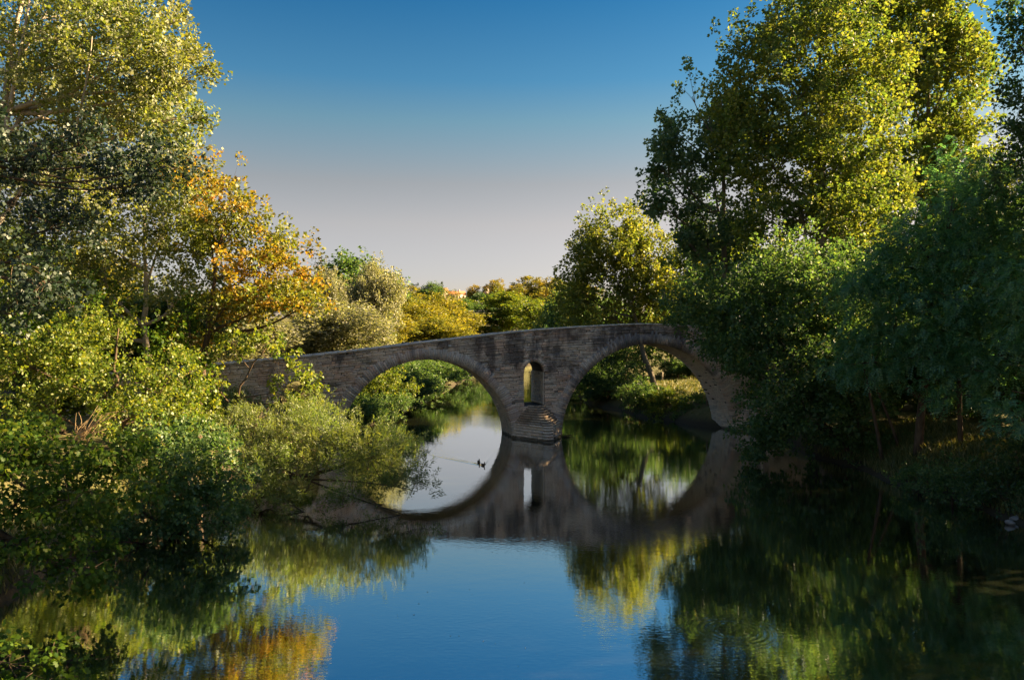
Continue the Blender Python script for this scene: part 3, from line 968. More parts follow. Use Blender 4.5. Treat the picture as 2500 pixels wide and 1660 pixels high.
tree('broadleaf_tree', 'dark green broadleaf tree hiding the right end of the bridge', 'tree', gp(2100, 52),
     [lob(1830, 730, 54, 130, 90, 4), lob(1960, 690, 53, 150, 110, 5), lob(1720, 770, 54, 80, 55, 3), lob(1690, 720, 55, 70, 50, 3), lob(2080, 740, 52, 140, 130, 5),
      lob(1820, 830, 53, 110, 50, 3), lob(1930, 820, 52, 130, 80, 4), lob(2060, 880, 51, 110, 110, 4), lob(1900, 770, 59, 100, 80, 3.5), lob(1980, 740, 60, 110, 100, 3.5)],  # last two lobes added behind to keep low sun off the pier
     M['bushleaf'], M['bark'], .22, .16, .34, 16, sl=.9, rad=.36, per=28, up=.1, gap=.15, gapk=.9, cov=4.4, droop=.5, trunk_to=W(1990, 680, 53))
tree('broadleaf_tree', 'low dark green tree leaning over the water in front of the right bridge pier', 'tree', gp(2085, 47.5),
     [lob(1880, 960, 48.5, 75, 70, 2.5), lob(1960, 930, 48.5, 100, 90, 3), lob(1860, 1050, 47.5, 60, 60, 2.2), lob(1960, 1050, 47, 100, 60, 2.6), lob(1790, 880, 50, 40, 45, 2), lob(2050, 1010, 48, 90, 90, 3), lob(1760, 845, 51, 45, 35, 2), lob(1880, 1095, 46.5, 60, 25, 1.6)],
     M['bushleaf'], M['bark'], .2, .15, .2, 17, sl=.8, rad=.32, per=26, up=.0, gap=.15, gapk=1.1, cov=4.4, droop=.5, trunk_to=W(1930, 960, 48))
tree('locust_tree', 'large feathery dark green locust tree on the right bank with bare lower trunk', 'tree', gp(2243, 42),
     [lob(2420, 420, 42, 90, 90, 3.5), lob(2330, 520, 41, 110, 55, 3), lob(2460, 560, 40, 120, 60, 3), lob(2250, 610, 41, 110, 45, 3), lob(2390, 660, 39, 130, 45, 3), lob(2490, 740, 37, 100, 50, 3),
      lob(2250, 720, 40, 100, 45, 3), lob(2150, 690, 42, 90, 50, 3), lob(2370, 790, 38, 110, 40, 2.5), lob(2180, 800, 41, 90, 50, 2.8), lob(2290, 850, 38, 80, 40, 2.5), lob(2350, 900, 37, 70, 40, 2), lob(2340, 955, 37, 65, 28, 1.8), lob(2470, 860, 36, 60, 45, 2.2), lob(2120, 880, 42, 70, 50, 2.6)],
     M['robinia'], M['bark'], .15, .07, .26, 18, kind='frond', frond=(.5, 6), sl=1.0, rad=.35, per=5, up=-.15, gap=.15, cov=5.0, trunk_to=W(2330, 470, 41.5), bend=(-.8, 0, 0), out=1.1,
     stems=[(gp(2155, 44), W(2085, 800, 44), .12), (gp(2195, 45), W(2090, 850, 45.5), .1), (gp(2345, 41), W(2330, 700, 41), .14)])
tree('locust_tree', 'feathery green locust boughs entering at the right edge low over the bank', 'tree', gb(24.5, 31.5),
     [lob(2490, 900, 32, 55, 45, 1.6), lob(2470, 960, 32, 60, 30, 1.5), lob(2530, 830, 32, 60, 60, 1.8), lob(2480, 1030, 31.5, 60, 45, 1.4), lob(2540, 700, 32, 70, 60, 2)],
     M['robinia'], M['bark'], .12, .06, .16, 19, kind='frond', frond=(.38, 6), sl=.7, rad=.26, per=5, up=-.15, gap=.15, cov=3.0, out=1.1)
tree('broadleaf_tree', 'dark tree at the upper right corner, only its outer sprays in frame', 'tree', gb(28.5, 36),
     [lob(2495, 40, 34, 45, 75, 1.8), lob(2480, 110, 34, 30, 45, 1.4), lob(2500, 260, 34.5, 45, 70, 2), lob(2590, 120, 35, 90, 200, 4), lob(2620, -130, 35, 120, 150, 4), lob(2500, 380, 36, 60, 80, 2.5), lob(2640, 400, 36, 110, 160, 4)],
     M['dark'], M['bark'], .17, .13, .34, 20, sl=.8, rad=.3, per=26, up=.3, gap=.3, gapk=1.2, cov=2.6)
# trees further along the right bank: beyond the camera's right edge, placed and sized to shade the river
for (x, y, h, sd) in ((37, 24, 20, 31), (38, 46, 22, 33)):
    b = gb(x, y)
    tree('broadleaf_tree', {31: 'tall dark riverside tree just beyond the right edge of the view', 33: 'tall dark tree behind the locust on the right bank'}[sd], 'tree', b,
         [(x, y, b[2] + h * .8, 5, 5, h * .2), (x - 3.5, y, b[2] + h * .55, 4.5, 5, h * .2), (x + 3, y + 2, b[2] + h * .55, 5, 5, h * .2), (x, y - 3, b[2] + h * .4, 6, 5, h * .2)],
         M['dark'], M['bark'], .5, .44, .45, sd, sl=1.4, rad=.6, per=22, up=.3, gap=.1, cov=3.6)


RT = []
def wood_template(seed, leafm, h=14.0, w=9.0, ll=.42, lw=.34, cov=2.2, name='broadleaf_tree', up=.45, nl=7, bark=None, gap=.25, zr=(.38, .78)):
    r = np.random.default_rng(seed)
    L = []
    for k in range(nl):
        a = r.uniform(0, 6.28); q = w * .26 * (k > 0)
        zz = h * (zr[0] + (zr[1] - zr[0]) * r.random()) if k else h * zr[1]
        L.append((q * math.cos(a) * r.uniform(.7, 1.2), q * math.sin(a) * r.uniform(.7, 1.2), zz, w * .3 * r.uniform(.8, 1.2), w * .3, h * .19 * r.uniform(.85, 1.2)))
    return tree(name, 'template', 'tree', (0, 0, 0), L, leafm, bark or M['bark'], ll, lw, h * .022, seed, cov=cov, sl=h * .085, rad=h * .034, per=24, up=up, gap=gap, gapk=6.0 / w)
TEMPL = {}
USED = set()
def place(key, loc, sx, sz, rz, label, group=None, name=None):
    src = TEMPL[key]
    if key in USED:
        o = src.copy(); COL.objects.link(o)
        for ch in list(src.children):
            c = ch.copy(); COL.objects.link(c); c.parent = o
    else:
        o = src; USED.add(key)
    if name: o.name = name
    o.location = loc; o.scale = (sx, sx, sz); o.rotation_euler = (0, 0, rz)
    o['label'] = label
    if group: o['group'] = group
    elif 'group' in o: del o['group']
    return o
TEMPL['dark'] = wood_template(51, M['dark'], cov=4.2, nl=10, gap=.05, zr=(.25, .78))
TEMPL['gold'] = wood_template(52, M['golden'], ll=.27, lw=.23, cov=4.6, nl=10, gap=.05, zr=(.25, .78))
TEMPL['silver'] = wood_template(53, M['silver'], ll=.27, lw=.23, cov=4.6, nl=10, gap=.05, zr=(.25, .78))
TEMPL['hill'] = wood_template(54, M['hill'], ll=.38, lw=.32, cov=4.6, gap=.05, nl=9, zr=(.3, .78))
TEMPL['lime'] = wood_template(55, M['yellowgreen'], w=6.0, ll=.28, lw=.24, cov=4.4, up=.8, gap=.1, nl=9, zr=(.25, .78))
TEMPL['deep'] = wood_template(56, M['bushleaf'], ll=.32, lw=.27, cov=4.6, gap=.05, nl=9, zr=(.28, .78))
TEMPL['bush'] = wood_template(57, M['bushleaf'], h=10.0, w=10.0, ll=.3, lw=.22, cov=4.0, nl=12, gap=.05, zr=(.14, .72), up=.3, name='bush')
TEMPL['thicket'] = wood_template(58, M['dark'], h=10.0, w=10.0, ll=.3, lw=.24, cov=4.0, nl=12, gap=.05, zr=(.12, .75), up=.3, name='bush')
EXT = {}
for k, t in TEMPL.items():
    me = [c for c in t.children if c.name.startswith('crown')][0].data
    co = np.empty(len(me.vertices) * 3, np.float32); me.vertices.foreach_get('co', co); co = co.reshape(-1, 3)
    EXT[k] = (float(np.percentile(co[:, 0], 98) - np.percentile(co[:, 0], 2) + np.percentile(co[:, 1], 98) - np.percentile(co[:, 1], 2)) / 2, float(np.percentile(co[:, 2], 99.7)))

def far(key, px, top_py, D, wpx, label, rz=0.0, group=None, name=None, base=None):
    x = (px - 1250) / F * D
    z0 = float(ground_z(x, D)) if base is None else base
    ht = CAMH - (top_py - 830) / F * D - z0
    w = wpx * D / F
    return place(key, (x, D, z0), w / EXT[key][0], ht / EXT[key][1], rz, label, group, name)

for i, (px, D, tp, wp, lab) in enumerate(((2260, 58, 880, 150, 'low dark thicket behind the bare locust trunk'), (2390, 54, 900, 170, 'low dark thicket between the locust trunk and the right edge'), (2500, 50, 900, 150, 'low dark thicket at the right edge under the locust boughs'), (2150, 62, 880, 150, 'low dark thicket behind the slender leaning stems')) ):
    far('thicket', px, tp, D, wp, lab, i * .9, 'thickets in the shade of the right bank')
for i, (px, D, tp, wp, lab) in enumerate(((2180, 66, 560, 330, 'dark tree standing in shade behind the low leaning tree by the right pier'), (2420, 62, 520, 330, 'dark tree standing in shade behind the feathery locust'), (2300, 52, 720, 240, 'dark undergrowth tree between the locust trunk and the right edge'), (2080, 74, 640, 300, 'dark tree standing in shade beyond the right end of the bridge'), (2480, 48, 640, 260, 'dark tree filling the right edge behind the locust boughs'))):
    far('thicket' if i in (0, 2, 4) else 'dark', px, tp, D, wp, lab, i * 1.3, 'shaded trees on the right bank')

for (x, y, h, w, rz, lab) in ((34, 31.5, 13, 10, 2.4, 'unseen dark tree added for shade close behind the locust boughs'), (39, 35.5, 26, 15, 1.4, 'unseen tall dark tree added for shade, set back from the river'), (36, 12, 15, 13, .3, 'unseen dark tree added for shade on the right bank near the viewpoint')):  # unseen trees added to close sunny gaps over the water
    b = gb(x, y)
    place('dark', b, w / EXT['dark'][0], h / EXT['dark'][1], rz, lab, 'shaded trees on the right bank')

# ------------------------------------------------------------------ left bank trees
tree('white_poplar_tree', 'tall bright white poplar filling the upper left corner, pale branches showing', 'tree', gb(-25.5, 36),
     [lob(120, 40, 36, 170, 110, 4), lob(330, 60, 36, 80, 80, 3), lob(300, 170, 35.5, 130, 120, 4), lob(425, 130, 35, 50, 55, 2.2), lob(465, 205, 35, 45, 30, 1.8), lob(440, 60, 35.5, 25, 50, 1.6),
      lob(100, 230, 36, 170, 130, 4.5), lob(290, 310, 36, 150, 100, 4), lob(415, 300, 36, 60, 60, 2.6), lob(80, 420, 37, 160, 130, 4.5), lob(60, -140, 36, 200, 120, 4.5), lob(390, 230, 35.5, 70, 60, 2.6)],
     M['white_poplar'], M['palebark'], .15, .14, .45, 21, sl=.85, rad=.3, per=28, up=.45, gap=.15, gapk=.9, cov=3.6, trunk_to=W(60, -100, 36), limb_up=.02, twigs=.03, stems=[(W(-50, 640, 34.5), W(75, -10, 33.8), .17), (W(-30, 330, 33.8), W(150, 260, 33.8), .08), (W(180, 330, 34.2), W(225, 90, 33.6), .07), (W(-30, 480, 34), W(210, 380, 33.6), .07)])
tree('white_poplar_tree', 'paler white poplar with a straight sunlit trunk behind the dark foreground bough', 'tree', gp(366, 48),
     [lob(330, 470, 48, 120, 90, 4), lob(420, 430, 48, 60, 100, 3.2), lob(220, 570, 48, 130, 100, 4), lob(400, 590, 47.5, 90, 100, 3.8), lob(90, 620, 48, 120, 120, 4), lob(250, 690, 48, 70, 70, 3.2), lob(450, 700, 48, 60, 70, 3), lob(140, 760, 47, 120, 90, 3.6), lob(455, 520, 48, 50, 80, 3)],
     M['white_poplar'], M['palebark'], .19, .17, .3, 22, sl=1.0, rad=.36, per=26, up=.4, gap=.2, gapk=.8, cov=3.6, trunk_to=W(350, 480, 48))
tree('autumn_tree', 'orange and gold autumn tree with dark forked trunk at the left end of the bridge', 'tree', gp(478, 45),
     [lob(560, 520, 45.5, 65, 80, 2.8), lob(570, 445, 45.5, 26, 36, 1.5), lob(620, 520, 45, 35, 30, 1.6), lob(690, 620, 45, 80, 60, 3), lob(610, 680, 45, 90, 70, 3), lob(740, 680, 45, 48, 70, 2.4), lob(520, 610, 46, 60, 70, 2.8),
      lob(680, 740, 45, 85, 60, 3), lob(550, 760, 45, 80, 45, 3), lob(760, 740, 45, 30, 40, 1.8), lob(470, 430, 46.5, 50, 60, 2.4), lob(465, 830, 44, 45, 50, 2.2)],
     M['orange'], M['bark'], .19, .16, .3, 23, sl=.8, rad=.3, per=24, up=.3, gap=.35, gapk=1.0, cov=3.6, trunk_to=W(545, 560, 45.5), bend=(-.3, 0, 0), twigs=.03,
     stems=[(gp(452, 43), W(462, 760, 44), .16)])
tree('maple_tree', 'yellow-green young maple whose arched bough hangs over the left bridge parapet', 'tree', gp(535, 42.5),
     [lob(570, 840, 43, 40, 28, 1.4), lob(645, 830, 43, 45, 26, 1.4), lob(705, 895, 43, 38, 45, 1.4), lob(745, 965, 43, 30, 45, 1.2), lob(690, 960, 43, 14, 40, .7), lob(510, 920, 42, 30, 50, 1.4), lob(505, 1010, 41, 40, 45, 1.6), lob(755, 905, 43, 20, 22, .8)],
     M['yellowgreen'], M['bark'], .19, .17, .14, 24, sl=.6, rad=.24, per=20, up=-.1, gap=.2, gapk=1.6, cov=3.4, droop=.6, trunk_to=W(650, 850, 43), bend=(-.9, 0, 1.4))
tree('broadleaf_tree', 'sunlit yellow-green thicket tree under the white poplars on the left bank', 'tree', gp(300, 37),
     [lob(60, 900, 37, 100, 70, 2.6), lob(190, 860, 38, 70, 70, 2.4), lob(260, 800, 39, 50, 50, 2), lob(250, 950, 36, 90, 60, 2.4), lob(420, 930, 37, 70, 80, 2.4), lob(110, 1000, 35, 110, 50, 2.2), lob(330, 1020, 35, 80, 50, 2.2), lob(455, 1030, 36, 45, 60, 2)],
     M['yellowgreen'], M['bark'], .15, .125, .2, 25, sl=.7, rad=.26, per=22, up=.25, gap=.3, gapk=1.1, cov=3.2, droop=.4, trunk_to=W(290, 800, 38.5), twigs=.06)
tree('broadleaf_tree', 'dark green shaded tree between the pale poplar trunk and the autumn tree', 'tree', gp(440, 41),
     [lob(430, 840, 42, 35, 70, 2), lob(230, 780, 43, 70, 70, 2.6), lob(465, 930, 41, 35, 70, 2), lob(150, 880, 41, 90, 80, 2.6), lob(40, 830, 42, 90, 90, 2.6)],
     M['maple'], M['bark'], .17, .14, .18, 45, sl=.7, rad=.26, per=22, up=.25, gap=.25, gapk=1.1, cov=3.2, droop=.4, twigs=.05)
tree('maple_tree', 'maple with large lobed leaves overhanging the water at the left edge', 'tree', gb(-16.2, 23),
     [lob(80, 1120, 23, 120, 50, 1.6), lob(240, 1105, 22.5, 85, 50, 1.4), lob(50, 1230, 22.5, 120, 80, 1.8), lob(190, 1230, 22, 110, 70, 1.6), lob(290, 1180, 23, 60, 50, 1.2), lob(80, 1320, 22, 110, 55, 1.6), lob(190, 1370, 21.5, 70, 50, 1.2), lob(235, 1425, 21, 30, 28, .8), lob(130, 1400, 21.5, 60, 30, 1), lob(30, 1060, 23, 90, 60, 1.6)],
     M['maple'], M['bark'], .155, .155, .2, 26, kind='palmate', sl=.5, rad=.22, per=12, up=-.05, gap=.1, gapk=1.6, cov=3.2, droop=.6, trunk_to=W(60, 1080, 23), twigs=.15, single_leaves=150)
tree('alder_tree', 'dark green leafy shrub tree trailing in the water between maple and willow', 'tree', gp(420, 30.5),
     [lob(430, 1150, 30, 100, 80, 1.8), lob(530, 1190, 30, 70, 70, 1.6), lob(390, 1080, 31, 90, 60, 1.8), lob(500, 1270, 29.2, 90, 60, 1.5), lob(420, 1260, 29.5, 60, 60, 1.5), lob(560, 1280, 29, 35, 40, 1), lob(480, 1100, 31, 80, 60, 1.8), lob(345, 1260, 28.5, 45, 70, 1.2), lob(300, 1330, 27.8, 45, 40, 1)],
     M['bushleaf'], M['bark'], .14, .11, .14, 27, sl=.55, rad=.22, per=26, up=.05, gap=.15, gapk=1.8, cov=4.0, droop=.4, trunk_to=W(450, 1100, 30.5))
tree('willow_tree', 'feathery light green willow leaning out over the river before the left arch', 'tree', gb(-16.8, 38),
     [lob(610, 1075, 38, 55, 45, 2.2), lob(700, 1050, 38, 60, 40, 2.4), lob(800, 1055, 37.5, 70, 42, 2.4), lob(890, 1085, 36.5, 70, 45, 2.2), lob(970, 1120, 36, 55, 42, 1.8), lob(1020, 1155, 35.5, 35, 30, 1.2), lob(790, 1125, 36, 110, 45, 2.2), lob(670, 1140, 36, 80, 55, 2.2),
      lob(630, 1220, 35, 65, 38, 1.6), lob(740, 1205, 35, 70, 35, 1.6), lob(900, 1165, 35, 80, 35, 1.6), lob(770, 1005, 41, 80, 22, 1.8), lob(640, 1010, 41, 50, 28, 1.8), lob(950, 1205, 34.5, 60, 20, 1.2), lob(1040, 1190, 35, 25, 18, .8), lob(860, 1225, 34, 50, 16, 1)],
     M['willow'], M['bark'], .16, .035, .22, 28, sl=.85, rad=.16, per=40, up=.4, gap=.35, gapk=1.3, cov=3.0, droop=.1, along=1.0, spread=.45, trunk_to=W(930, 1110, 36), bend=(1.5, 0, -.6), twigs=.2,
     stems=[(W(700, 1150, 36), W(985, 1255, 33.5), .06), (W(740, 1170, 35.5), W(1020, 1200, 34), .05), (W(640, 1180, 36), W(800, 1285, 33), .05), (W(600, 1170, 37), W(680, 1295, 33), .04)])
tree('white_poplar_tree', 'poplar bough with shade-darkened blue-green leaves reaching in from the left edge', 'tree', gb(-18.5, 19),
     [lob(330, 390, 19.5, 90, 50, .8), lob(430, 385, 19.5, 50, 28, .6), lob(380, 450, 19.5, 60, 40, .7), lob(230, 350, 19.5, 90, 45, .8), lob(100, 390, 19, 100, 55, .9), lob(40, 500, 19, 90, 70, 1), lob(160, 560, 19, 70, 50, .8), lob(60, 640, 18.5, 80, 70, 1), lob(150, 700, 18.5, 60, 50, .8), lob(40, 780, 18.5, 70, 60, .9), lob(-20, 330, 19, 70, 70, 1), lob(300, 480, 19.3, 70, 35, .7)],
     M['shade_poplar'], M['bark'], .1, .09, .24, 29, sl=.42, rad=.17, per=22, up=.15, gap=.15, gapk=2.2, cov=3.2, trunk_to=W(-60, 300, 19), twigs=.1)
tree('maple_tree', 'small dark sapling with lobed leaves in the bottom left corner', 'tree', gb(-15.3, 15.5),
     [lob(30, 1605, 16, 45, 28, .5), lob(95, 1635, 16, 45, 24, .5), lob(50, 1670, 15.8, 80, 28, .6), lob(130, 1590, 16, 16, 12, .3), lob(130, 1665, 15.8, 35, 16, .4), lob(-40, 1610, 16, 50, 40, .7)],
     M['maple'], M['bark'], .15, .15, .04, 30, kind='palmate', sl=.35, rad=.16, per=11, up=.0, gap=.1, gapk=2.5, cov=2.4, droop=.5, trunk_to=W(60, 1600, 16), twigs=.3, single_leaves=120)
# dry twiggy branch caught on the left bank
b = Buf(); r = np.random.default_rng(91)
p0 = W(185, 1075, 30)
for k in range(26):
    e = W(r.uniform(190, 275), r.uniform(985, 1050), 30) + [0, r.uniform(-.5, .5), 0]
    b.tube(bez(p0 + r.normal(size=3) * .15, (p0 + e) / 2 + r.normal(size=3) * .15, e, 6), .022 * (1 - .8 * np.linspace(0, 1, 6)), 4)
o = b.build('dead_branch', M['dry'], None)
tag(o, 'bare dry twigs sunlit above the maple on the left bank', 'branch')
# background wood on the left bank
for i, (px, D, tp, wp, key, lab) in enumerate(((60, 58, 560, 330, 'lime', 'yellow-green tree glimpsed behind the white poplars at the left edge'), (250, 64, 600, 300, 'gold', 'golden tree glimpsed behind the pale trunk on the left bank'), (420, 62, 700, 220, 'dark', 'dark tree glimpsed behind the autumn tree trunk'), (150, 44, 800, 260, 'dark', 'dark undergrowth tree low at the left edge'), (560, 78, 760, 260, 'silver', 'pale silvery tree just behind the left end of the bridge'))):
    far(key, px, tp, D, wp, lab, i * 2.1)

# ------------------------------------------------------------------ beyond the bridge
far('deep', 868, 620, 135, 190, 'dark green round-headed tree, tallest behind the bridge on the left', .3)
far('silver', 905, 640, 122, 130, 'pale silvery poplar in front of the dark round-headed tree', 1.1)
far('silver', 792, 655, 116, 90, 'narrow silvery tree squeezed beside the autumn tree crown', 2.0)
far('silver', 815, 735, 88, 240, 'wide silver willow just above the left half of the parapet', .7, name='willow_tree')
far('gold', 960, 708, 195, 230, 'broad golden dome-shaped tree behind the middle of the left arch', .2)
far('gold', 1085, 715, 265, 150, 'golden round tree nearest the red-roofed house', 1.7)
far('gold', 1065, 775, 175, 190, 'low golden bush-like tree just over the parapet', 2.9)
far('gold', 1015, 735, 185, 150, 'golden tree between the broad golden dome and the round one', 5.1)
far('gold', 900, 750, 150, 170, 'golden tree tucked behind the silver willow', 4.2)
far('lime', 1240, 712, 300, 120, 'upright yellow-green tree in the gap right of the golden trees', .5)
far('lime', 1295, 735, 270, 90, 'narrow yellow-green tree beside the rounded tree over the parapet', 1.9)
far('lime', 1335, 735, 230, 80, 'bright lime-lit tree touching the rounded golden-green tree', 3.0)
far('dark', 1165, 765, 300, 130, 'dark shaded tree in the dip between golden and lime trees', 3.6)
far('deep', 1375, 700, 170, 110, 'green shaded tree directly left of the rounded golden-green tree', 2.2)
# hill-top trees
HT = [(1060, 690, 418, 60, 'deep', 'dark round tree on the hill left of the red-roofed house'), (1012, 700, 449, 46, 'hill', 'small orange tree on the skyline beside the conifer'), (1155, 697, 465, 44, 'hill', 'small tree on the skyline just right of the red roof'),
      (1213, 683, 465, 60, 'hill', 'rounded tree on the skyline right of the slim chimney'), (1300, 676, 449, 90, 'hill', 'broad ochre tree crowning the hill'), (1350, 680, 441, 80, 'hill', 'ochre tree at the right end of the hill skyline'), (1260, 695, 434, 60, 'hill', 'lower dark ochre tree between the two rounded skyline trees'),
      (1190, 715, 387, 80, 'dark', 'dark tree on the slope below the skyline trees'), (1130, 728, 356, 70, 'deep', 'green tree on the slope right below the red-roofed house'), (1330, 705, 341, 100, 'hill', 'ochre tree on the slope below the broad crowning tree'), (985, 712, 372, 70, 'deep', 'green tree on the slope below the conifer'), (935, 705, 387, 70, 'hill', 'ochre tree half hidden right of the silvery poplar'), (1410, 690, 418, 100, 'hill', 'ochre hill tree mostly hidden by the rounded golden-green tree'),
      (720, 690, 372, 160, 'deep', 'distant green tree behind the autumn tree'), (600, 700, 372, 160, 'hill', 'distant ochre tree glimpsed through the autumn tree')]
for i, (px, tp, D, wp, key, lab) in enumerate(HT):
    far(key, px, tp, D, wp, lab, i * 1.7, 'trees on the far hill')
# bushes lining both banks upstream of the bridge
for i, (x, y, h, w, lab) in enumerate(((-14.6, 67, 3.4, 5, 'bush on the left bank just behind the left arch pier'), (-13.6, 80, 4.2, 7, 'bush overhanging the left bank behind the sunlit shrub'), (-13, 88, 4.6, 7, 'bush on the left bank upstream, third from the bridge'), (-12.4, 110, 4.4, 8, 'bush on the left bank upstream, fourth from the bridge'), (-11.5, 138, 4.5, 9, 'bush on the left bank upstream, fifth from the bridge'), (-11.2, 155, 5, 10, 'bush on the left bank upstream, farthest from the bridge'),
        (14.6, 77.5, 2.4, 4.5, 'bush on the right bank just left of the fern-like shrub'), (11.8, 88, 3.4, 6, 'bush on the right bank below the leaning trunk'), (10.6, 97, 4.4, 7, 'bush on the right bank left of the leaning trunk'), (11, 112, 5, 9, 'bush on the right bank deep in the right arch'), (12, 135, 5, 10, 'bush on the right bank farthest upstream'))):
    place('thicket' if i % 3 == 1 else 'bush', gb(x + (1.3 if x < 0 else -1.0), y, -.4), w / EXT['bush'][0], h / EXT['bush'][1], i * 1.1, lab, 'bushes along the banks upstream', 'bush')
# conifers on the skyline
def conifer(px, top_py, D, wpx, label, seed, umbrella=False):
    x = (px - 1250) / F * D; z0 = float(ground_z(x, D)); zt = CAMH - (top_py - 830) / F * D; w = wpx * D / F / 2; h = zt - z0
    if umbrella: L = [(x - w * .4, D, zt - h * .1, w * .6, w * .5, h * .09), (x + w * .5, D, zt - h * .04, w * .45, w * .4, h * .06), (x, D, zt - h * .2, w * .5, w * .5, h * .07)]
    else: L = [(x, D, z0 + h * (.25 + .17 * k), w * (1.0 - .19 * k), w * (1.0 - .19 * k), h * .16) for k in range(5)]
    tree('conifer_tree', label, 'tree', (x, D, z0), L, M['conifer'], M['bark'], .5, .3, .25, seed, cov=3.0, sl=.7, rad=.4, per=16, up=.1, gap=.05, trunk_to=(x, D, zt - .3))
conifer(985, 686, 449, 20, 'dark pointed conifer on the skyline', 61)
conifer(1008, 692, 458, 28, 'flat-topped dark pine on the skyline next to the pointed conifer', 62, True)
conifer(969, 702, 452, 10, 'tiny dark conifer left of the pointed one', 63)
conifer(1079, 683, 441, 12, 'thin dark spire-like conifer above the round hill tree', 64)

# ------------------------------------------------------------------ shrubs seen through the arches and along the banks
def shrub(label, base, lobes, leaf, ll, lw, seed, cov=2.8, per=20, sl=.45, rad=.2, up=.35, name='shrub', cat='shrub', gap=.15, along=.5, spread=.8, **kw):
    return tree(name, label, cat, base, lobes, leaf, M['bark'], ll, lw, .06, seed, cov=cov, sl=sl, rad=rad, per=per, up=up, gap=gap, gapk=1.6, along=along, spread=spread, **kw)
shrub('yellow-green sunlit shrub inside the left arch on its left side', gp(905, 73.5), [lob(880, 955, 73, 45, 50, 2), lob(930, 930, 74, 45, 45, 2), lob(975, 960, 74, 35, 40, 1.8), lob(900, 900, 75, 40, 30, 1.8)], M['yellowgreen'], .18, .13, 71, sl=.6)
shrub('blue-green shrub at the water edge inside the left arch', gp(940, 71.5), [lob(930, 1000, 71, 50, 28, 1.6), lob(980, 990, 71.5, 38, 28, 1.5), lob(880, 1005, 71, 40, 30, 1.6)], M['bushleaf'], .18, .09, 72, sl=.55)
for i, (px, D, tp, wp, lab) in enumerate(((1010, 100, 885, 110, 'dark green tree overhanging the far bank in the left arch'), (1075, 124, 885, 110, 'dark green tree further upstream in the left arch'), (955, 92, 875, 110, 'dark green tree behind the sunlit shrub in the left arch'), (1135, 172, 868, 90, 'distant green tree on the river bank at the right of the left arch'))):
    far('bush', px, tp - 20, D, wp, lab, i * 1.9 + .4, 'trees upstream of the bridge')
shrub('dark bushy willow at the water edge just inside the right arch, left of centre', gp(1445, 92), [lob(1415, 930, 92, 45, 50, 2.5), lob(1470, 920, 90, 55, 60, 3), lob(1440, 870, 93, 60, 50, 3)], M['bushleaf'], .2, .13, 73, sl=.7)
shrub('dark green shrub left of the leaning trunk in the right arch', gp(1530, 84), [lob(1530, 930, 83, 45, 60, 2.4), lob(1510, 880, 85, 60, 50, 2.5), lob(1560, 970, 79, 35, 45, 1.8)], M['dark'], .2, .14, 74, sl=.6)
shrub('bright green fern-like shrub at the water edge in the right arch', gp(1622, 75), [lob(1605, 990, 74.5, 30, 28, 1.3), lob(1640, 980, 74.5, 38, 30, 1.5), lob(1670, 995, 73.5, 28, 24, 1.2), lob(1600, 1016, 73.6, 30, 14, 1), lob(1650, 1018, 73, 35, 14, 1)], M['yellowgreen'], .24, .09, 75, sl=.6, along=.9, spread=.7)
shrub('dull green shrub against the right abutment under the arch', gp(1708, 72.5), [lob(1700, 990, 72, 30, 28, 1.3), lob(1690, 1010, 71.5, 40, 18, 1.2), lob(1725, 985, 72, 20, 30, 1.1)], M['bushleaf'], .18, .09, 76, sl=.5)
for i, (px, D, tp, wp, key, lab) in enumerate(((1420, 105, 735, 170, 'thicket', 'dark tree filling the upper left of the right arch'), (1500, 112, 720, 170, 'bush', 'green tree behind the leaning trunk in the right arch'), (1640, 118, 720, 150, 'deep', 'green tree beyond the lit path in the right arch'), (1655, 106, 872, 110, 'bush', 'low bush backing the lit path in the right arch'), (1725, 103, 868, 100, 'thicket', 'low dark bush beyond the path beside the right abutment'), (1720, 112, 730, 150, 'thicket', 'dark tree beyond the lit path nearest the right abutment'))):
    far(key, px, tp, D, wp, lab, i * 1.2, 'trees beyond the right arch')
for i, (px, py, D, rx, rz, lab) in enumerate(((2330, 1190, 35, 90, 50, 'dark leafy bramble on the right bank below the bare trunk'), (2430, 1200, 33, 90, 55, 'dark leafy bramble on the right bank at the right edge'), (2240, 1180, 38, 60, 30, 'low bramble trailing to the water on the right bank'), (2480, 1110, 33, 60, 60, 'dark shrub higher on the right bank at the right edge'), (2130, 1100, 46, 70, 40, 'dark shrub at the foot of the slender leaning stems'))):
    shrub(lab, gp(px, D + .8), [lob(px, py, D, rx, rz, 1.3), lob(px + 30, py - 15, D + .8, rx * .7, rz * .8, 1.2)], M['dark'] if i % 2 else M['bushleaf'], .13, .09, 80 + i, sl=.4)
shrub('grey-green shrub at the foot of the bridge wall behind the willow', gp(560, 51), [lob(560, 990, 51, 40, 40, 1.5), lob(610, 1000, 51, 40, 30, 1.5), lob(520, 1030, 50, 40, 50, 1.5)], M['willow'], .14, .05, 86, sl=.5)
shrub('yellow leafy shrub growing in the small flood arch of the bridge', gp(728, 55), [lob(720, 990, 55.2, 40, 35, 1), lob(745, 960, 55.3, 28, 40, .8)], M['yellowgreen'], .16, .12, 87, sl=.4)

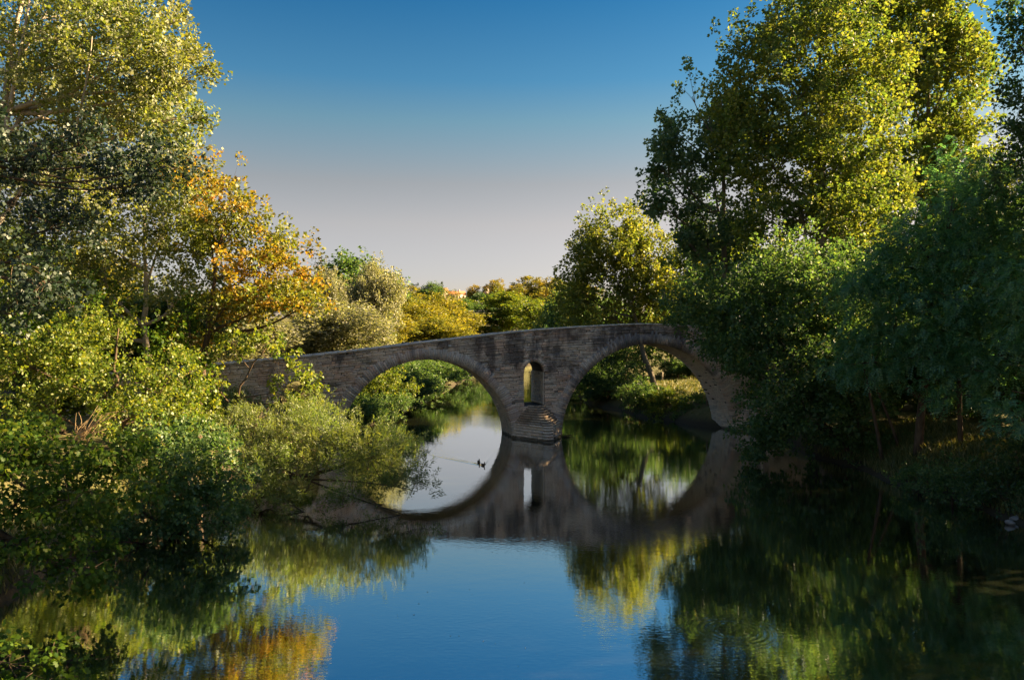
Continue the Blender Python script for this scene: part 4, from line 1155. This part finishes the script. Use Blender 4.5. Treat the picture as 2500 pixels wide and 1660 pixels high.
# ------------------------------------------------------------------ grass on the banks
def grass(label, xs, ys, n, seed, h=.35, w=.025):
    r = np.random.default_rng(seed)
    x = r.uniform(*xs, n); y = r.uniform(*ys, n)
    z = ground_z(x, y)
    k = z > .15
    x, y, z = x[k], y[k], z[k]; n = len(x)
    a = r.uniform(0, 6.28, n); hh = h * r.uniform(.5, 1.5, n); ww = w * r.uniform(.6, 1.3, n)
    lean = r.normal(size=(n, 2)) * .35
    P = np.c_[x, y, z - .02]
    sd = np.c_[np.cos(a), np.sin(a), np.zeros(n)]
    t1 = P + np.c_[lean[:, 0] * hh * .4, lean[:, 1] * hh * .4, hh * .6]
    t2 = P + np.c_[lean[:, 0] * hh, lean[:, 1] * hh, hh]
    V = np.stack([P - sd * ww[:, None], P + sd * ww[:, None], t1 + sd * ww[:, None] * .7, t2, t1 - sd * ww[:, None] * .7], 1).reshape(-1, 3)
    i = np.arange(n) * 5
    me = mesh_np('grass', V, [np.stack([i, i + 1, i + 2, i + 4], -1), np.stack([i + 4, i + 2, i + 3], -1)])
    o = link('grass', me, None, M['grass'])
    tag(o, label, 'grass', kind='stuff')
grass('dry grass and weeds covering the right bank', (19.5, 27), (29, 50), 26000, 95, .4, .022)
grass('short dry grass on the path beyond the right arch', (12, 30), (74, 110), 22000, 96, .22, .03)
grass('weeds along the left bank edge', (-17, -11), (14, 56), 16000, 97, .4, .025)

# ------------------------------------------------------------------ house on the hill
def plain(name, c, rough=.8):
    return prin(name, lambda g, geo: (g.mix(g.noise(geo.outputs['Position'], 1.5, 3.0), tuple(v * .8 for v in c), tuple(min(1, v * 1.15) for v in c)), None), rough)
M['render'] = plain('pinkish_render', (.55, .4, .32)); M['tiles'] = plain('red_roof_tiles', (.42, .13, .06)); M['pane'] = plain('dark_window', (.03, .03, .035), .2)
hc = W(1115, 737, 490)
H = empty('hill_house', hc, .25, 'long pinkish house with red tiled roof on the far hill', 'house'); H.scale = (1.5, 1.5, 1.5)
def hb(name, x0, x1, y0, y1, z0, z1, m, par):
    b = Buf(); b.add(boxv(x0, x1, y0, y1, z0, z1), BOXQ); return b.build(name, m, par)
hb('wall', -3.6, 3.8, 0, 7, -4, 3.2, M['render'], H)
def roof(x0, x1, y0, y1, z, hgt, par):
    b = Buf(); ym = (y0 + y1) / 2
    b.add([[x0, y0, z], [x1, y0, z], [x1, ym, z + hgt], [x0, ym, z + hgt], [x0, y1, z], [x1, y1, z], [x0, y0, z - .15], [x1, y0, z - .15]], [[0, 1, 2, 3], [3, 2, 5, 4], [6, 7, 1, 0]], [[0, 3, 4], [1, 5, 2]])
    return b.build('roof', M['tiles'], par)
rf = roof(-3.9, 4.1, -.5, 7.5, 3.25, 1.5, H)
hb('wing_wall', -7.5, -3.65, .5, 6, -4, 4.6, M['render'], H)
roof(-7.8, -3.4, .1, 6.5, 4.65, 1.3, H)
for k in range(5):
    w_ = hb('window', -3.0 + k * 1.35, -2.2 + k * 1.35, -.06, .05, 1.2, 2.4, M['pane'], H)
    hb('sill', -3.1 + k * 1.35, -2.1 + k * 1.35, -.16, -.065, 1.08, 1.19, M['render'], w_)
hb('balcony', -3.6, 3.8, -.9, -.02, .2, .4, M['render'], H)
hb('chimney', 1.4, 1.9, 3.0, 3.5, 3.6, 5.4, M['render'], rf)
tc = W(1187, 722, 510)
T2 = empty('hill_tower', tc, .2, 'small square chimney-like tower showing between hill trees', 'tower'); T2.scale = (1.5, 1.5, 1.5)
hb('wall', -.9, .9, -.9, .9, -6, 3.6, M['render'], T2)
hb('cap', -1.15, 1.15, -1.15, 1.15, 3.61, 4.1, M['tiles'], T2)
hb('window', -.3, .3, -.95, -.88, 2.2, 3.0, M['pane'], T2)

# ------------------------------------------------------------------ small things
def post(name, label, p, h, rr, mat, lean=(0, 0)):
    b = Buf(); p = np.asarray(p, float)
    b.tube(np.stack([p + [0, 0, -.4], p + [lean[0] * .5, lean[1] * .5, h * .5], p + [lean[0], lean[1], h * .97], p + [lean[0], lean[1], h]]), [rr, rr * .97, rr * .92, rr * .7], 8)
    tag(b.build(name, mat, None), label, 'post')
post('wooden_post', 'pale sunlit post beside the path seen through the right arch', gp(1617, 100), 1.3, .11, M['palebark'])
post('wooden_post', 'short weathered post at the foot of the right abutment', gp(1726, 70.3), 1.1, .11, M['wood'], (.05, 0))
post('wooden_post', 'second weathered post touching the right abutment', gp(1737, 70.0), .9, .1, M['wood'], (-.03, 0))
# branch lying in the water by the middle pier
b = Buf(); r = np.random.default_rng(92)
p0 = W(1372, 1066, 60.5); p0[2] = -.05
for k in range(9):
    e = p0 + [r.uniform(.3, 1.4), r.uniform(-1.2, .6), r.uniform(.02, .3)]
    b.tube(bez(p0, (p0 + e) / 2 + [0, 0, .12], e, 6), .03 * (1 - .8 * np.linspace(0, 1, 6)), 4)
tag(b.build('sunken_branch', M['bark'], None), 'dark branch stranded in the water against the middle pier', 'branch')
# ducks
DM = prin('duck_plumage', lambda g, geo: (g.ramp(g.noise(geo.outputs['Position'], 18.0, 3.0), [(.35, c3(.08, .055, .04)), (.65, c3(.25, .18, .12))]), None), .7)
BM = plain('duck_bill', (.25, .16, .04), .4)
def duck(x, y, heading, label, s=1.0):
    root = empty('duck', (x, y, 0), heading, label, 'duck', 'ducks swimming below the left arch')
    b = Buf()
    sp = np.array([[-.3, 0, .13], [-.25, 0, .11], [-.15, 0, .07], [-.02, 0, .055], [.1, 0, .06], [.17, 0, .1], [.2, 0, .16], [.215, 0, .22], [.235, 0, .265], [.265, 0, .272], [.295, 0, .262]]) * s
    rd = np.array([.01, .04, .085, .11, .1, .07, .045, .036, .044, .042, .018]) * s
    b.tube(sp, rd, 12)
    b.build('body', DM, root, (0, 0, 0), True)
    b = Buf(); b.tube(np.array([[.29, 0, .262], [.32, 0, .252], [.35, 0, .246]]) * s, np.array([.02, .018, .008]) * s, 8)
    b.build('bill', BM, root, (0, 0, 0), True)
ha = math.atan2(-.95, .31)
duck(DUCK[0], DUCK[1] + .1, ha + .25, 'leading dark duck at the point of the V-shaped wake', .75)
duck(DUCK[0] - .3, DUCK[1] + 1.15, ha - .1, 'brown duck following just behind the leading duck', .85)
# leaves adrift
r = np.random.default_rng(93); b = Buf(); k = 0
while k < 80:
    y = 14250 / r.uniform(250, 800); x = r.uniform(-.15, .58) * y
    if ground_z(x, y) > -.5: continue
    s = r.uniform(.015, .035); a = r.uniform(0, 6.28); c_, s_ = math.cos(a) * s, math.sin(a) * s
    b.add([[x + c_, y + s_, .008], [x - s_ * .6, y + c_ * .6, .012], [x - c_, y - s_, .008], [x + s_ * .6, y - c_ * .6, .012]], [[0, 1, 2, 3]]); k += 1
o = b.build('floating_leaves', plain('fallen_leaf', (.3, .24, .14)), None)
tag(o, 'fallen leaves and specks drifting on the dark water', 'leaves', kind='stuff')
# pale rocks at the right water edge
for px, py, D, s, lab in ((2486, 1262, 32.2, .32, 'grey rock at the waterline on the right edge'), (2465, 1275, 31.6, .2, 'smaller grey rock beside the larger one at the right waterline')):
    p = W(px, py, D); p[2] = .1
    u_, v_ = np.meshgrid(np.linspace(0, 2 * np.pi, 13)[:-1], np.linspace(.05, np.pi - .05, 8))
    dv = np.stack([np.cos(u_) * np.sin(v_), np.sin(u_) * np.sin(v_), np.cos(v_)], -1).reshape(-1, 3)
    rr = 1 + .18 * np.sin(dv @ np.array([3.1, 1.7, 2.3]) + px) + .12 * np.sin(dv @ np.array([-2, 5, 3.]))
    V = dv * rr[:, None] * [s, s * .8, s * .6]
    ii, jj = np.meshgrid(np.arange(12), np.arange(7))
    Qr = np.stack([jj * 12 + ii, jj * 12 + (ii + 1) % 12, (jj + 1) * 12 + (ii + 1) % 12, (jj + 1) * 12 + ii], -1).reshape(-1, 4)
    o = link('rock', mesh_np('rock', V, [Qr]), None, plain('grey_rock', (.2, .19, .18)))
    o.location = p; tag(o, lab, 'rock')
print('LEAF QUADS', LEAFCOUNT[0])
